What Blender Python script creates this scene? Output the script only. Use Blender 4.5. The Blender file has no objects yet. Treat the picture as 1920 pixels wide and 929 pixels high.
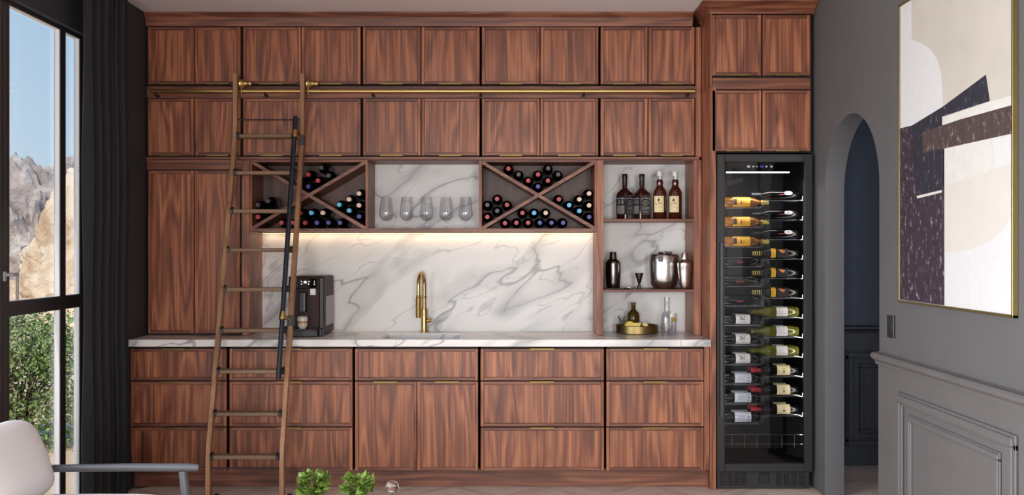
import bpy, bmesh, math, random
from mathutils import Vector, Matrix, noise

# ---------------------------------------------------------------- camera, sky, sun, large lights, exposure
F, CX, CY, H = 1920.0, 960.0, 464.5, 1.488      # focal length (px of the 1920 wide frame), principal point, eye height
SC = bpy.context.scene
COL = SC.collection
def PX(px, D): return (px - CX) * D / F
def PZ(py, D): return H - (py - CY) * D / F
def lin(c):
    def f(u):
        u /= 255.0
        return u / 12.92 if u <= 0.04045 else ((u + 0.055) / 1.055) ** 2.4
    return (f(c[0]), f(c[1]), f(c[2]), 1.0)

cam_d = bpy.data.cameras.new('camera'); cam = bpy.data.objects.new('camera', cam_d); COL.objects.link(cam)
cam.location = (0, 0, H); cam.rotation_euler = (math.pi / 2, 0, 0)
cam_d.sensor_width = 36.0; cam_d.lens = 36.0 * F / 1920.0; cam_d.clip_end = 400
SC.camera = cam
SC.view_settings.view_transform = 'Standard'; SC.view_settings.look = 'None'
SC.view_settings.gamma = 1.0; SC.view_settings.use_curve_mapping = False
SC.view_settings.exposure = -0.1
SC.cycles.max_bounces = 10; SC.cycles.transparent_max_bounces = 24
SC.cycles.caustics_reflective = False; SC.cycles.caustics_refractive = False
SC.cycles.sample_clamp_indirect = 6.0

W = bpy.data.worlds.new('sky'); SC.world = W; W.use_nodes = True
nt = W.node_tree; nt.nodes.clear()
_o = nt.nodes.new('ShaderNodeOutputWorld'); _b = nt.nodes.new('ShaderNodeBackground')
_t = nt.nodes.new('ShaderNodeTexCoord'); _s = nt.nodes.new('ShaderNodeSeparateXYZ'); _r = nt.nodes.new('ShaderNodeValToRGB')
_r.color_ramp.elements[0].position = 0.0; _r.color_ramp.elements[0].color = lin((214, 230, 245))
_r.color_ramp.elements[1].position = 0.75; _r.color_ramp.elements[1].color = lin((112, 160, 212))
_e = _r.color_ramp.elements.new(0.28); _e.color = lin((172, 206, 238))
nt.links.new(_t.outputs['Generated'], _s.inputs[0]); nt.links.new(_s.outputs['Z'], _r.inputs[0])
nt.links.new(_r.outputs[0], _b.inputs[0]); _b.inputs[1].default_value = 1.18
nt.links.new(_b.outputs[0], _o.inputs[0])

def sun(name, direction, strength, color):
    d = bpy.data.lights.new(name, 'SUN'); d.energy = strength; d.color = color; d.angle = 0.01
    o = bpy.data.objects.new(name, d); COL.objects.link(o)
    o.rotation_euler = Vector(direction).to_track_quat('-Z', 'Y').to_euler(); o.location = (-6, -4, 9)
    return o
sun('sun', (0.06, 0.74, -0.62), 4.6, (1.0, 0.95, 0.87))

def area(name, loc, direction, sx, sy, power, color=(1, 1, 1), spread=math.pi):
    d = bpy.data.lights.new(name, 'AREA'); d.shape = 'RECTANGLE'; d.size = sx; d.size_y = sy
    d.energy = power; d.color = color; d.spread = spread
    o = bpy.data.objects.new(name, d); COL.objects.link(o); o.location = loc
    o.rotation_euler = Vector(direction).to_track_quat('-Z', 'Y').to_euler()
    return o
# daylight entering by the room's windows: the tall glazing of the left wall and the windows of the rear wall
area('daylight_left_glazing', (-2.60, 2.35, 1.15), (1, 0.10, -0.27), 3.3, 2.0, 225, (0.97, 0.99, 1.0), 2.25)
area('daylight_rear_window_a', (-0.9, -2.80, 1.35), (0, 1, -0.36), 1.3, 1.8, 112, (1.0, 0.97, 0.94), 2.4)
area('daylight_rear_window_b', (1.25, -2.80, 1.35), (0, 1, -0.36), 1.0, 1.8, 100, (1.0, 0.97, 0.94), 2.4)

# ---------------------------------------------------------------- depths of the room's planes (metres from the camera)
D_BACK, D_UP, D_CT, D_BASE, D_DEEP = 6.91, 6.57, 6.27, 6.30, 6.30
XL, XR, ZC = -2.35, 1.865, 2.994

# ---------------------------------------------------------------- materials
MAT = {}
def new_mat(name):
    m = bpy.data.materials.new(name); m.use_nodes = True
    n = m.node_tree; b = n.nodes['Principled BSDF']
    MAT[name] = m
    return m, n, b
def setp(b, **k):
    names = {'rough': 'Roughness', 'metal': 'Metallic', 'spec': 'Specular IOR Level', 'coat': 'Coat Weight', 'trans': 'Transmission Weight',
             'ior': 'IOR', 'sheen': 'Sheen Weight', 'sss': 'Subsurface Weight', 'alpha': 'Alpha'}
    for a, v in k.items():
        b.inputs[names[a]].default_value = v
def plain(name, c, rough=0.5, var=0.06, scale=30.0, bump=0.0, stretch=(1, 1, 1), **k):
    """a colour with fine procedural variation and relief"""
    m, n, b = new_mat(name); setp(b, rough=rough, **k)
    L = n.links
    tc = n.nodes.new('ShaderNodeTexCoord'); mp = n.nodes.new('ShaderNodeMapping'); mp.inputs['Scale'].default_value = stretch
    nz = n.nodes.new('ShaderNodeTexNoise'); nz.inputs['Scale'].default_value = scale; nz.inputs['Detail'].default_value = 4
    L.new(tc.outputs['Object'], mp.inputs[0]); L.new(mp.outputs[0], nz.inputs['Vector'])
    mx = n.nodes.new('ShaderNodeMixRGB'); col = lin(c)
    mx.inputs[1].default_value = tuple(max(0, u * (1 - var * 2)) for u in col[:3]) + (1,)
    mx.inputs[2].default_value = tuple(min(1, u * (1 + var * 2)) for u in col[:3]) + (1,)
    L.new(nz.outputs['Fac'], mx.inputs[0]); L.new(mx.outputs[0], b.inputs['Base Color'])
    if bump:
        bp = n.nodes.new('ShaderNodeBump'); bp.inputs['Strength'].default_value = bump; bp.inputs['Distance'].default_value = 0.002
        L.new(nz.outputs['Fac'], bp.inputs['Height']); L.new(bp.outputs[0], b.inputs['Normal'])
    return m
def wood(name, dark, mid, light, axis='z', rough=0.42, ring=46.0, contrast=1.0):
    m, n, b = new_mat(name); setp(b, rough=rough); L = n.links
    N = n.nodes.new
    tc = N('ShaderNodeTexCoord'); oi = N('ShaderNodeObjectInfo')
    sc = N('ShaderNodeVectorMath'); sc.operation = 'SCALE'; sc.inputs[0].default_value = (37.0, 23.0, 61.0)
    L.new(oi.outputs['Random'], sc.inputs['Scale'])
    ad = N('ShaderNodeVectorMath'); ad.operation = 'ADD'; L.new(tc.outputs['Object'], ad.inputs[0]); L.new(sc.outputs[0], ad.inputs[1])
    def mapped(across, along):
        mp = N('ShaderNodeMapping')
        v = [across] * 3; v['xyz'.index(axis)] = along
        mp.inputs['Scale'].default_value = v; L.new(ad.outputs[0], mp.inputs[0]); return mp
    def nz(mp, detail, dist=0.0):
        t = N('ShaderNodeTexNoise'); t.inputs['Scale'].default_value = 1.0; t.inputs['Detail'].default_value = detail
        t.inputs['Distortion'].default_value = dist; L.new(mp.outputs[0], t.inputs['Vector']); return t
    a = nz(mapped(7.0, 0.75), 2.0, 0.25)
    mul = N('ShaderNodeMath'); mul.operation = 'MULTIPLY'; mul.inputs[1].default_value = ring; L.new(a.outputs['Fac'], mul.inputs[0])
    sn = N('ShaderNodeMath'); sn.operation = 'SINE'; L.new(mul.outputs[0], sn.inputs[0])
    rg = N('ShaderNodeMath'); rg.operation = 'MULTIPLY_ADD'; rg.inputs[1].default_value = 0.5; rg.inputs[2].default_value = 0.5; L.new(sn.outputs[0], rg.inputs[0])
    s = nz(mapped(19.0, 0.13), 2.0)
    f = nz(mapped(115.0, 1.0), 5.0)
    def madd(x, w, y):
        q = N('ShaderNodeMath'); q.operation = 'MULTIPLY_ADD'; q.inputs[1].default_value = w; L.new(x, q.inputs[0])
        if isinstance(y, float): q.inputs[2].default_value = y
        else: L.new(y, q.inputs[2])
        return q.outputs[0]
    k = contrast
    t = madd(rg.outputs[0], 0.24 * k, 0.5 - 0.12 * k - 0.19 * k - 0.40 * k)
    t = madd(s.outputs['Fac'], 0.38 * k, t)
    t = madd(f.outputs['Fac'], 0.80 * k, t)
    cr = N('ShaderNodeValToRGB'); e = cr.color_ramp.elements
    e[0].position = 0.22; e[0].color = lin(dark); e[1].position = 0.8; e[1].color = lin(light)
    q = e.new(0.5); q.color = lin(mid)
    L.new(t, cr.inputs[0]); L.new(cr.outputs[0], b.inputs['Base Color'])
    bp = N('ShaderNodeBump'); bp.inputs['Strength'].default_value = 0.08; bp.inputs['Distance'].default_value = 0.001
    L.new(f.outputs['Fac'], bp.inputs['Height']); L.new(bp.outputs[0], b.inputs['Normal'])
    return m
def marble(name, white, grey, angle=-0.52, scale=1.0, rough=0.36, off=(0, 0, 0)):
    m, n, b = new_mat(name); setp(b, rough=rough); L = n.links; N = n.nodes.new
    tc = N('ShaderNodeTexCoord'); mp = N('ShaderNodeMapping'); mp.inputs['Rotation'].default_value = (0, -angle, 0)
    mp.inputs['Location'].default_value = off
    L.new(tc.outputs['Object'], mp.inputs[0])
    st = N('ShaderNodeMapping'); st.inputs['Scale'].default_value = (0.62 * scale, 1.0 * scale, 1.7 * scale); L.new(mp.outputs[0], st.inputs[0])
    wz = N('ShaderNodeTexNoise'); wz.inputs['Scale'].default_value = 2.2; wz.inputs['Detail'].default_value = 3; L.new(st.outputs[0], wz.inputs['Vector'])
    sub = N('ShaderNodeVectorMath'); sub.operation = 'SUBTRACT'; sub.inputs[1].default_value = (0.5, 0.5, 0.5); L.new(wz.outputs['Color'], sub.inputs[0])
    s2 = N('ShaderNodeVectorMath'); s2.operation = 'SCALE'; s2.inputs['Scale'].default_value = 0.42; L.new(sub.outputs[0], s2.inputs[0])
    wp = N('ShaderNodeVectorMath'); wp.operation = 'ADD'; L.new(st.outputs[0], wp.inputs[0]); L.new(s2.outputs[0], wp.inputs[1])
    def vein(sc, width, seed, detail=2.0):
        v = N('ShaderNodeVectorMath'); v.operation = 'ADD'; v.inputs[1].default_value = (seed, seed * 1.7, seed * 0.6); L.new(wp.outputs[0], v.inputs[0])
        t = N('ShaderNodeTexNoise'); t.inputs['Scale'].default_value = sc; t.inputs['Detail'].default_value = detail; L.new(v.outputs[0], t.inputs['Vector'])
        a = N('ShaderNodeMath'); a.operation = 'SUBTRACT'; a.inputs[1].default_value = 0.5; L.new(t.outputs['Fac'], a.inputs[0])
        c = N('ShaderNodeMath'); c.operation = 'ABSOLUTE'; L.new(a.outputs[0], c.inputs[0])
        r = N('ShaderNodeMapRange'); r.inputs['From Min'].default_value = 0.0; r.inputs['From Max'].default_value = width
        r.inputs['To Min'].default_value = 1.0; r.inputs['To Max'].default_value = 0.0; L.new(c.outputs[0], r.inputs['Value'])
        return r.outputs['Result'], t
    v1, t1 = vein(1.5, 0.016, 3.0); v2, _ = vein(2.6, 0.012, 9.0); v3, _ = vein(1.5, 0.085, 3.0)
    ms = N('ShaderNodeTexNoise'); ms.inputs['Scale'].default_value = 2.0; ms.inputs['Detail'].default_value = 1.0; L.new(st.outputs[0], ms.inputs['Vector'])
    mr = N('ShaderNodeMapRange'); mr.inputs['From Min'].default_value = 0.38; mr.inputs['From Max'].default_value = 0.62; L.new(ms.outputs['Fac'], mr.inputs['Value'])
    def mm(op, a, b_):
        q = N('ShaderNodeMath'); q.operation = op
        for i, x in enumerate((a, b_)):
            if isinstance(x, float): q.inputs[i].default_value = x
            else: L.new(x, q.inputs[i])
        return q.outputs[0]
    soft = mm('MULTIPLY', mm('MULTIPLY', v3, mr.outputs['Result']), 0.58)
    fac = mm('MAXIMUM', mm('MAXIMUM', mm('MULTIPLY', v1, 0.78), mm('MULTIPLY', v2, 0.42)), soft)
    mx = N('ShaderNodeMixRGB'); mx.inputs[1].default_value = lin(white); mx.inputs[2].default_value = lin(grey); L.new(fac, mx.inputs[0])
    L.new(mx.outputs[0], b.inputs['Base Color'])
    return m
def clear_glass(name, tint=(255, 255, 255), refl=1.0, rough=0.0):
    """a thin pane: sees through, mirrors by Fresnel"""
    m = bpy.data.materials.new(name); m.use_nodes = True; MAT[name] = m
    n = m.node_tree; n.nodes.clear(); L = n.links
    o = n.nodes.new('ShaderNodeOutputMaterial'); mx = n.nodes.new('ShaderNodeMixShader')
    t = n.nodes.new('ShaderNodeBsdfTransparent'); t.inputs[0].default_value = lin(tint)
    g = n.nodes.new('ShaderNodeBsdfGlossy'); g.inputs['Roughness'].default_value = rough
    fr = n.nodes.new('ShaderNodeLayerWeight'); fr.inputs[0].default_value = 0.5
    pw = n.nodes.new('ShaderNodeMath'); pw.operation = 'POWER'; pw.inputs[1].default_value = 4.0; L.new(fr.outputs['Facing'], pw.inputs[0])
    mu = n.nodes.new('ShaderNodeMath'); mu.operation = 'MULTIPLY_ADD'; mu.inputs[1].default_value = 0.9 * refl; mu.inputs[2].default_value = 0.05 * refl
    L.new(pw.outputs[0], mu.inputs[0])
    L.new(mu.outputs[0], mx.inputs[0]); L.new(t.outputs[0], mx.inputs[1]); L.new(g.outputs[0], mx.inputs[2])
    L.new(mx.outputs[0], o.inputs[0])
    return m
def emit(name, c, strength):
    m, n, b = new_mat(name); b.inputs['Base Color'].default_value = lin(c)
    b.inputs['Emission Color'].default_value = lin(c); b.inputs['Emission Strength'].default_value = strength
    return m

WD, WM, WLt = (78, 40, 28), (137, 80, 55), (186, 121, 84)
wood('walnut_v', WD, WM, WLt, 'z'); wood('walnut_h', (70, 38, 28), (114, 67, 49), (154, 100, 75), 'x')
wood('walnut_y', WD, WM, WLt, 'y')
wood('ladder_wood', (102, 72, 46), (146, 106, 73), (178, 134, 96), 'z', 0.5, 20, 0.8)
wood('rung_wood', (84, 64, 46), (112, 87, 64), (136, 108, 82), 'x', 0.55, 16, 0.7)
wood('floor_oak', (178, 152, 142), (212, 190, 180), (230, 212, 202), 'x', 0.5, 18, 0.8)
plain('carcass_shade', (30, 17, 13), 0.7)  # near-black instead of walnut: the shade in the door gaps is in the colour
wood('walnut_shaded', (44, 22, 15), (80, 43, 30), (108, 62, 45), 'z')  # walnut darkened in the colour for the shade inside the wine racks
marble('marble_splash', (226, 225, 224), (120, 120, 124), -0.55, 1.0)
marble('marble_top', (232, 229, 226), (122, 124, 130), -0.35, 1.3, 0.26, (5, 2, 1))
marble('marble_sink', (222, 224, 226), (128, 134, 142), -0.5, 1.4, 0.2, (2, 7, 3))
plain('wall_paint', (93, 92, 94), 0.6, 0.03, 6)
plain('wall_paint_dark', (44, 48, 55), 0.6, 0.03, 6)
plain('wainscot_paint', (100, 97, 98), 0.5, 0.07, 5)
plain('navy_paint', (70, 78, 94), 0.6, 0.03, 6)
plain('navy_trim', (50, 53, 60), 0.45, 0.03, 6)
plain('ceiling_paint', (232, 226, 227), 0.8, 0.02, 5)
plain('window_frame_paint', (44, 41, 41), 0.4, 0.04, 20)
plain('window_frame_lit', (226, 226, 228), 0.45, 0.02, 20)  # dark frame coloured white, daylight glare on its sides put into the colour
plain('curtain_fabric', (28, 28, 30), 0.95, 0.14, 400, 0.3, (1, 1, 0.15), sheen=0.1)
plain('brass', (190, 162, 106), 0.28, 0.02, 60, metal=1.0)
plain('frame_gold', (148, 134, 88), 0.42, 0.05, 60, metal=1.0)
plain('tray_brass', (146, 126, 84), 0.42, 0.05, 60, metal=1.0)
plain('brass_satin', (182, 150, 92), 0.36, 0.05, 60, metal=1.0)
plain('pull_brass', (128, 106, 66), 0.42, 0.05, 60, metal=1.0)
plain('steel', (222, 220, 219), 0.24, 0.03, 90, metal=1.0, stretch=(1, 1, 0.1))
plain('dark_steel', (118, 112, 110), 0.2, 0.03, 90, metal=1.0)
plain('chrome_wire', (215, 215, 218), 0.18, 0.02, 60, metal=1.0)
plain('black_metal', (24, 25, 28), 0.34, 0.05, 60)
plain('handle_grey', (74, 74, 78), 0.35, 0.05, 60, metal=0.6)
plain('black_pole', (28, 33, 42), 0.3, 0.05, 60)
plain('black_plastic', (18, 18, 19), 0.35, 0.05, 60)
plain('gloss_black', (9, 9, 10), 0.1, 0.02, 60)
plain('fridge_black', (24, 23, 24), 0.45, 0.04, 40)
plain('fridge_inside', (9, 9, 10), 0.55, 0.04, 40)
plain('maroon_plastic', (44, 19, 17), 0.5, 0.05, 40, spec=0.25)
plain('grey_plastic', (148, 146, 148), 0.4, 0.04, 40)
plain('white_print', (232, 232, 230), 0.5, 0.02, 40)
plain('paper_white', (226, 224, 222), 0.6, 0.03, 60)
plain('paper_blue_white', (206, 212, 226), 0.6, 0.03, 60)
plain('paper_cream', (228, 214, 168), 0.6, 0.04, 60)
plain('paper_yellow', (226, 176, 54), 0.6, 0.06, 60)
plain('paper_orange', (226, 140, 60), 0.6, 0.2, 70)
plain('paper_black', (26, 25, 27), 0.55, 0.06, 60)
plain('print_grey', (120, 118, 120), 0.6, 0.05, 60)
plain('print_red', (186, 62, 54), 0.6, 0.05, 60)
plain('print_black', (22, 22, 26), 0.6, 0.05, 60)
plain('wine_glass_black', (7, 8, 8), 0.2, 0.05, 40, spec=0.3)
plain('wine_glass_green', (92, 92, 28), 0.1, 0.1, 40)
plain('wine_glass_amber', (120, 74, 24), 0.1, 0.12, 40)
for _n, _c in (('cap_red', (168, 42, 50)), ('cap_blue', (44, 44, 132)), ('cap_cyan', (88, 182, 226)), ('cap_cream', (224, 198, 176)),
               ('cap_dark', (38, 42, 46)), ('cap_yellow', (222, 200, 96)), ('cap_white', (226, 224, 222))):
    plain(_n, _c, 0.38, 0.04, 60)
plain('whisky', (70, 27, 17), 0.07, 0.12, 30, coat=0.6)
plain('whisky_deep', (52, 20, 14), 0.07, 0.12, 30, coat=0.6)
plain('olive_glass', (92, 74, 18), 0.08, 0.12, 40, trans=0.55, ior=1.3)
plain('lemon_flesh', (226, 204, 116), 0.45, 0.1, 90)
plain('lemon_peel', (214, 178, 48), 0.45, 0.06, 90)
plain('sprig_green', (70, 92, 72), 0.6, 0.15, 60)
plain('latte', (226, 216, 206), 0.3, 0.04, 50)
plain('latte_brown', (178, 120, 66), 0.3, 0.08, 50)
plain('chair_paint', (80, 82, 86), 0.42, 0.04, 30)
plain('white_fabric', (232, 230, 231), 0.9, 0.03, 300, 0.2)
plain('herb_leaf', (104, 128, 54), 0.45, 0.3, 24)
plain('herb_stem', (92, 128, 44), 0.6, 0.1, 30)
plain('pot_black', (30, 29, 29), 0.5, 0.08, 30)
plain('table_wood', (120, 92, 72), 0.45, 0.1, 20)
plain('bush_leaf', (126, 148, 84), 0.5, 0.3, 3.0)
plain('bush_branch', (92, 74, 58), 0.8, 0.1, 30)
plain('sand', (224, 190, 158), 0.9, 0.1, 0.9, 0.2)
plain('canvas_white', (206, 205, 207), 0.8, 0.03, 30)
plain('paint_beige', (190, 183, 175), 0.8, 0.07, 5)
plain('paint_cream', (203, 198, 192), 0.8, 0.03, 8)
plain('paint_greywhite', (206, 204, 200), 0.8, 0.05, 20)
clear_glass('pane_glass', (250, 252, 252), 0.6)
clear_glass('door_glass', (224, 224, 226), 0.55)
clear_glass('thin_glass', (250, 250, 251), 1.5)
emit('led_warm', (255, 206, 140), 4.0); emit('led_white', (255, 250, 240), 14.0)
emit('icon_white', (226, 226, 226), 0.7); emit('icon_blue', (60, 70, 170), 0.7)

def scratched(name, base, fleck, th=0.66, scale=9.0):
    """dark paint with worn light scratches"""
    m, n, b = new_mat(name); setp(b, rough=0.75); L = n.links; N = n.nodes.new
    tc = N('ShaderNodeTexCoord')
    a = N('ShaderNodeTexNoise'); a.inputs['Scale'].default_value = scale; a.inputs['Detail'].default_value = 9; a.inputs['Roughness'].default_value = 0.75
    mp = N('ShaderNodeMapping'); mp.inputs['Scale'].default_value = (1, 1.2, 0.9); L.new(tc.outputs['Object'], mp.inputs[0]); L.new(mp.outputs[0], a.inputs['Vector'])
    r = N('ShaderNodeValToRGB'); e = r.color_ramp.elements
    e[0].position = 0.3; e[0].color = tuple(u * 0.55 for u in lin(base)[:3]) + (1,); e[1].position = th + 0.1; e[1].color = lin(fleck)
    q = e.new(th - 0.06); q.color = lin(base)
    L.new(a.outputs['Fac'], r.inputs[0]); L.new(r.outputs[0], b.inputs['Base Color'])
scratched('paint_plum', (52, 38, 50), (186, 174, 186), 0.615, 26); scratched('paint_navy', (34, 34, 48), (160, 160, 174), 0.63, 28)
scratched('paint_brown', (74, 58, 58), (190, 176, 176), 0.625, 28)

def rock_mat(name, a, b_, c):
    m, n, b = new_mat(name); setp(b, rough=0.95); L = n.links; N = n.nodes.new
    tc = N('ShaderNodeTexCoord')
    t = N('ShaderNodeTexNoise'); t.inputs['Scale'].default_value = 0.9; t.inputs['Detail'].default_value = 10; t.inputs['Roughness'].default_value = 0.65
    L.new(tc.outputs['Object'], t.inputs['Vector'])
    v = N('ShaderNodeTexVoronoi'); v.feature = 'DISTANCE_TO_EDGE'; v.inputs['Scale'].default_value = 1.1; L.new(tc.outputs['Object'], v.inputs['Vector'])
    r = N('ShaderNodeValToRGB'); e = r.color_ramp.elements
    e[0].position = 0.3; e[0].color = lin(a); e[1].position = 0.7; e[1].color = lin(c); q = e.new(0.5); q.color = lin(b_)
    L.new(t.outputs['Fac'], r.inputs[0]); L.new(r.outputs[0], b.inputs['Base Color'])
    bp = N('ShaderNodeBump'); bp.inputs['Strength'].default_value = 1.0; bp.inputs['Distance'].default_value = 0.25
    L.new(t.outputs['Fac'], bp.inputs['Height']); L.new(bp.outputs[0], b.inputs['Normal'])
rock_mat('rock_grey', (112, 100, 98), (172, 158, 154), (214, 204, 200)); rock_mat('rock_tan', (170, 130, 100), (222, 198, 172), (240, 226, 208))

# ---------------------------------------------------------------- mesh helpers
class MB:
    def __init__(s): s.v = []; s.f = []; s.m = []; s.s = []
    def add(s, verts, faces, mat=0, smooth=False, M=None):
        o = len(s.v)
        s.v += [tuple(M @ Vector(p)) if M is not None else tuple(p) for p in verts]
        for f in faces:
            s.f.append([o + i for i in f]); s.m.append(mat); s.s.append(smooth)
        return s
    def box(s, x0, x1, y0, y1, z0, z1, b=0.0, mat=0, M=None):
        lo = (min(x0, x1), min(y0, y1), min(z0, z1)); hi = (max(x0, x1), max(y0, y1), max(z0, z1))
        if b <= 0:
            vs = [(x, y, z) for x in (lo[0], hi[0]) for y in (lo[1], hi[1]) for z in (lo[2], hi[2])]
            fs = [(0, 1, 3, 2), (4, 6, 7, 5), (0, 4, 5, 1), (2, 3, 7, 6), (0, 2, 6, 4), (1, 5, 7, 3)]
            return s.add(vs, fs, mat, False, M)
        b = min(b, *[(hi[i] - lo[i]) * 0.49 for i in range(3)])
        idx = {}; vs = []
        for sx in (0, 1):
            for sy in (0, 1):
                for sz in (0, 1):
                    sg = (sx, sy, sz)
                    for a in range(3):
                        p = []
                        for k in range(3):
                            e = hi[k] if sg[k] else lo[k]
                            p.append(e if k == a else (e - b if sg[k] else e + b))
                        idx[(sg, a)] = len(vs); vs.append(tuple(p))
        fs = []
        for a in range(3):
            u, w = [k for k in range(3) if k != a]
            for sa in (0, 1):
                q = []
                for su, sw in ((0, 0), (1, 0), (1, 1), (0, 1)):
                    g = [0, 0, 0]; g[a] = sa; g[u] = su; g[w] = sw; q.append(idx[(tuple(g), a)])
                fs.append(q)
            for su in (0, 1):
                for sw in (0, 1):
                    g0 = [0, 0, 0]; g1 = [0, 0, 0]; g0[u] = g1[u] = su; g0[w] = g1[w] = sw; g1[a] = 1
                    fs.append([idx[(tuple(g0), u)], idx[(tuple(g1), u)], idx[(tuple(g1), w)], idx[(tuple(g0), w)]])
        for sx in (0, 1):
            for sy in (0, 1):
                for sz in (0, 1):
                    fs.append([idx[((sx, sy, sz), a)] for a in range(3)])
        return s.add(vs, fs, mat, False, M)
    def prism(s, poly, axis, a0, a1, mat=0, M=None):
        """polygon in the two other axes (in xyz order) extruded along axis"""
        n = len(poly); vs = []
        for a in (a0, a1):
            for (u, w) in poly:
                p = [u, w]; p.insert('xyz'.index(axis), a); vs.append(tuple(p))
        fs = [list(range(n)), list(range(2 * n - 1, n - 1, -1))] + [[i, (i + 1) % n, n + (i + 1) % n, n + i] for i in range(n)]
        return s.add(vs, fs, mat, False, M)
    def tube(s, pts, r, n=10, mat=0, caps=True, M=None, closed=False):
        pts = [Vector(p) for p in pts]; k = len(pts)
        rs = r if isinstance(r, (list, tuple)) else [r] * k
        vs = []; up = None
        for i, p in enumerate(pts):
            if closed: t = pts[(i + 1) % k] - pts[(i - 1) % k]
            else: t = (pts[min(i + 1, k - 1)] - pts[max(i - 1, 0)])
            t.normalize()
            if up is None:
                up = Vector((0, 0, 1)) if abs(t.z) < 0.9 else Vector((1, 0, 0))
            up = (up - t * up.dot(t)).normalized(); sd = t.cross(up)
            for j in range(n):
                a = 2 * math.pi * j / n
                vs.append(p + (up * math.cos(a) + sd * math.sin(a)) * rs[i])
        fs = []
        for i in range(k if closed else k - 1):
            for j in range(n):
                i2 = (i + 1) % k
                fs.append([i * n + j, i * n + (j + 1) % n, i2 * n + (j + 1) % n, i2 * n + j])
        s.add(vs, fs, mat, True, M)
        if caps and not closed:
            s.add(vs[:n], [list(range(n))], mat, False, M); s.add(vs[-n:], [list(range(n))], mat, False, M)
        return s
    def lathe(s, prof, c=(0, 0, 0), n=24, mat=0, M=None, a0=0.0, a1=2 * math.pi):
        full = abs(a1 - a0 - 2 * math.pi) < 1e-6; m = n if full else n + 1
        vs = []; fs = []
        for (r, z) in prof:
            for j in range(m):
                a = a0 + (a1 - a0) * j / n
                vs.append((c[0] + max(r, 1e-5) * math.cos(a), c[1] + max(r, 1e-5) * math.sin(a), c[2] + z))
        for i in range(len(prof) - 1):
            for j in range(n):
                j2 = (j + 1) % m if full else j + 1
                fs.append([i * m + j, i * m + j2, (i + 1) * m + j2, (i + 1) * m + j])
        return s.add(vs, fs, mat, True, M)
    def ball(s, c, r, n=16, mat=0, M=None, squash=(1, 1, 1)):
        vs = []; fs = []; k = max(4, n // 2)
        for i in range(k + 1):
            p = math.pi * i / k
            for j in range(n):
                a = 2 * math.pi * j / n; sr = max(math.sin(p), 1e-4)
                vs.append((c[0] + r * squash[0] * sr * math.cos(a), c[1] + r * squash[1] * sr * math.sin(a), c[2] + r * squash[2] * math.cos(p)))
        for i in range(k):
            for j in range(n):
                fs.append([i * n + j, i * n + (j + 1) % n, (i + 1) * n + (j + 1) % n, (i + 1) * n + j])
        return s.add(vs, fs, mat, True, M)
    def mesh(s, name, mats, pivot=(0, 0, 0)):
        me = bpy.data.meshes.new(name)
        px, py, pz = pivot
        me.from_pydata([(a - px, b - py, c - pz) for a, b, c in s.v], [], s.f)
        for mt in (mats if isinstance(mats, (list, tuple)) else [mats]): me.materials.append(MAT[mt])
        me.polygons.foreach_set('material_index', s.m); me.polygons.foreach_set('use_smooth', s.s)
        bm = bmesh.new(); bm.from_mesh(me)
        bmesh.ops.remove_doubles(bm, verts=bm.verts, dist=2e-6)
        bmesh.ops.recalc_face_normals(bm, faces=bm.faces); bm.to_mesh(me); bm.free()
        if any(s.s):
            try: me.set_sharp_from_angle(angle=math.radians(42))
            except Exception: pass
        me.update(); return me
WLOC = {}
def link(o, parent, wloc):
    COL.objects.link(o); WLOC[o.name] = Vector(wloc)
    if parent is not None:
        o.parent = parent; o.location = Vector(wloc) - WLOC[parent.name]
    else:
        o.location = wloc
    return o
def build(mb, name, mats, parent=None, pivot=None, label=None):
    """mesh given in world coordinates; its origin at PIVOT (default: the centre of its footprint)"""
    if pivot is None:
        xs = [p[0] for p in mb.v]; ys = [p[1] for p in mb.v]; zs = [p[2] for p in mb.v]
        pivot = ((min(xs) + max(xs)) / 2, (min(ys) + max(ys)) / 2, min(zs))
    o = bpy.data.objects.new(name, mb.mesh(name, mats, pivot)); link(o, parent, pivot)
    if label: o['label'] = label
    return o
def local(mb_or_mesh, name, mats, parent, loc=(0, 0, 0), rot=None, label=None):
    """mesh given in the parent's own frame"""
    me = mb_or_mesh.mesh(name, mats) if isinstance(mb_or_mesh, MB) else mb_or_mesh
    o = bpy.data.objects.new(name, me); COL.objects.link(o); o.parent = parent; o.location = loc
    if rot is not None: o.rotation_euler = rot
    if label: o['label'] = label
    return o
def tag(o, label, cat, group=None, kind=None):
    o['label'] = label; o['category'] = cat
    if group: o['group'] = group
    if kind: o['kind'] = kind
    return o
def struct(o, label=None):
    o['kind'] = 'structure'
    if label: o['label'] = label
    return o
def thing(name, label, cat, loc=(0, 0, 0), rot=None, group=None):
    o = bpy.data.objects.new(name, None); o.empty_display_size = 0.05; link(o, None, loc)
    if rot is not None: o.rotation_euler = rot
    return tag(o, label, cat, group)
TXT = {}
def text_geo(body, size=1.0, bold=False):
    key = (body, size)
    if key in TXT: return TXT[key]
    cu = bpy.data.curves.new('lettering', 'FONT'); cu.body = body; cu.size = size; cu.align_x = 'CENTER'; cu.align_y = 'CENTER'; cu.resolution_u = 2
    ob = bpy.data.objects.new('lettering', cu); COL.objects.link(ob)
    dg = bpy.context.evaluated_depsgraph_get(); dg.update()
    me = bpy.data.meshes.new_from_object(ob.evaluated_get(dg))
    g = ([tuple(v.co) for v in me.vertices], [list(p.vertices) for p in me.polygons])
    bpy.data.objects.remove(ob); bpy.data.curves.remove(cu); bpy.data.meshes.remove(me)
    TXT[key] = g; return g
ORD = ['first', 'second', 'third', 'fourth', 'fifth', 'sixth', 'seventh', 'eighth', 'ninth', 'tenth', 'eleventh', 'twelfth']
# ================================================================ THE SETTING
Z0 = 0.0
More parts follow.
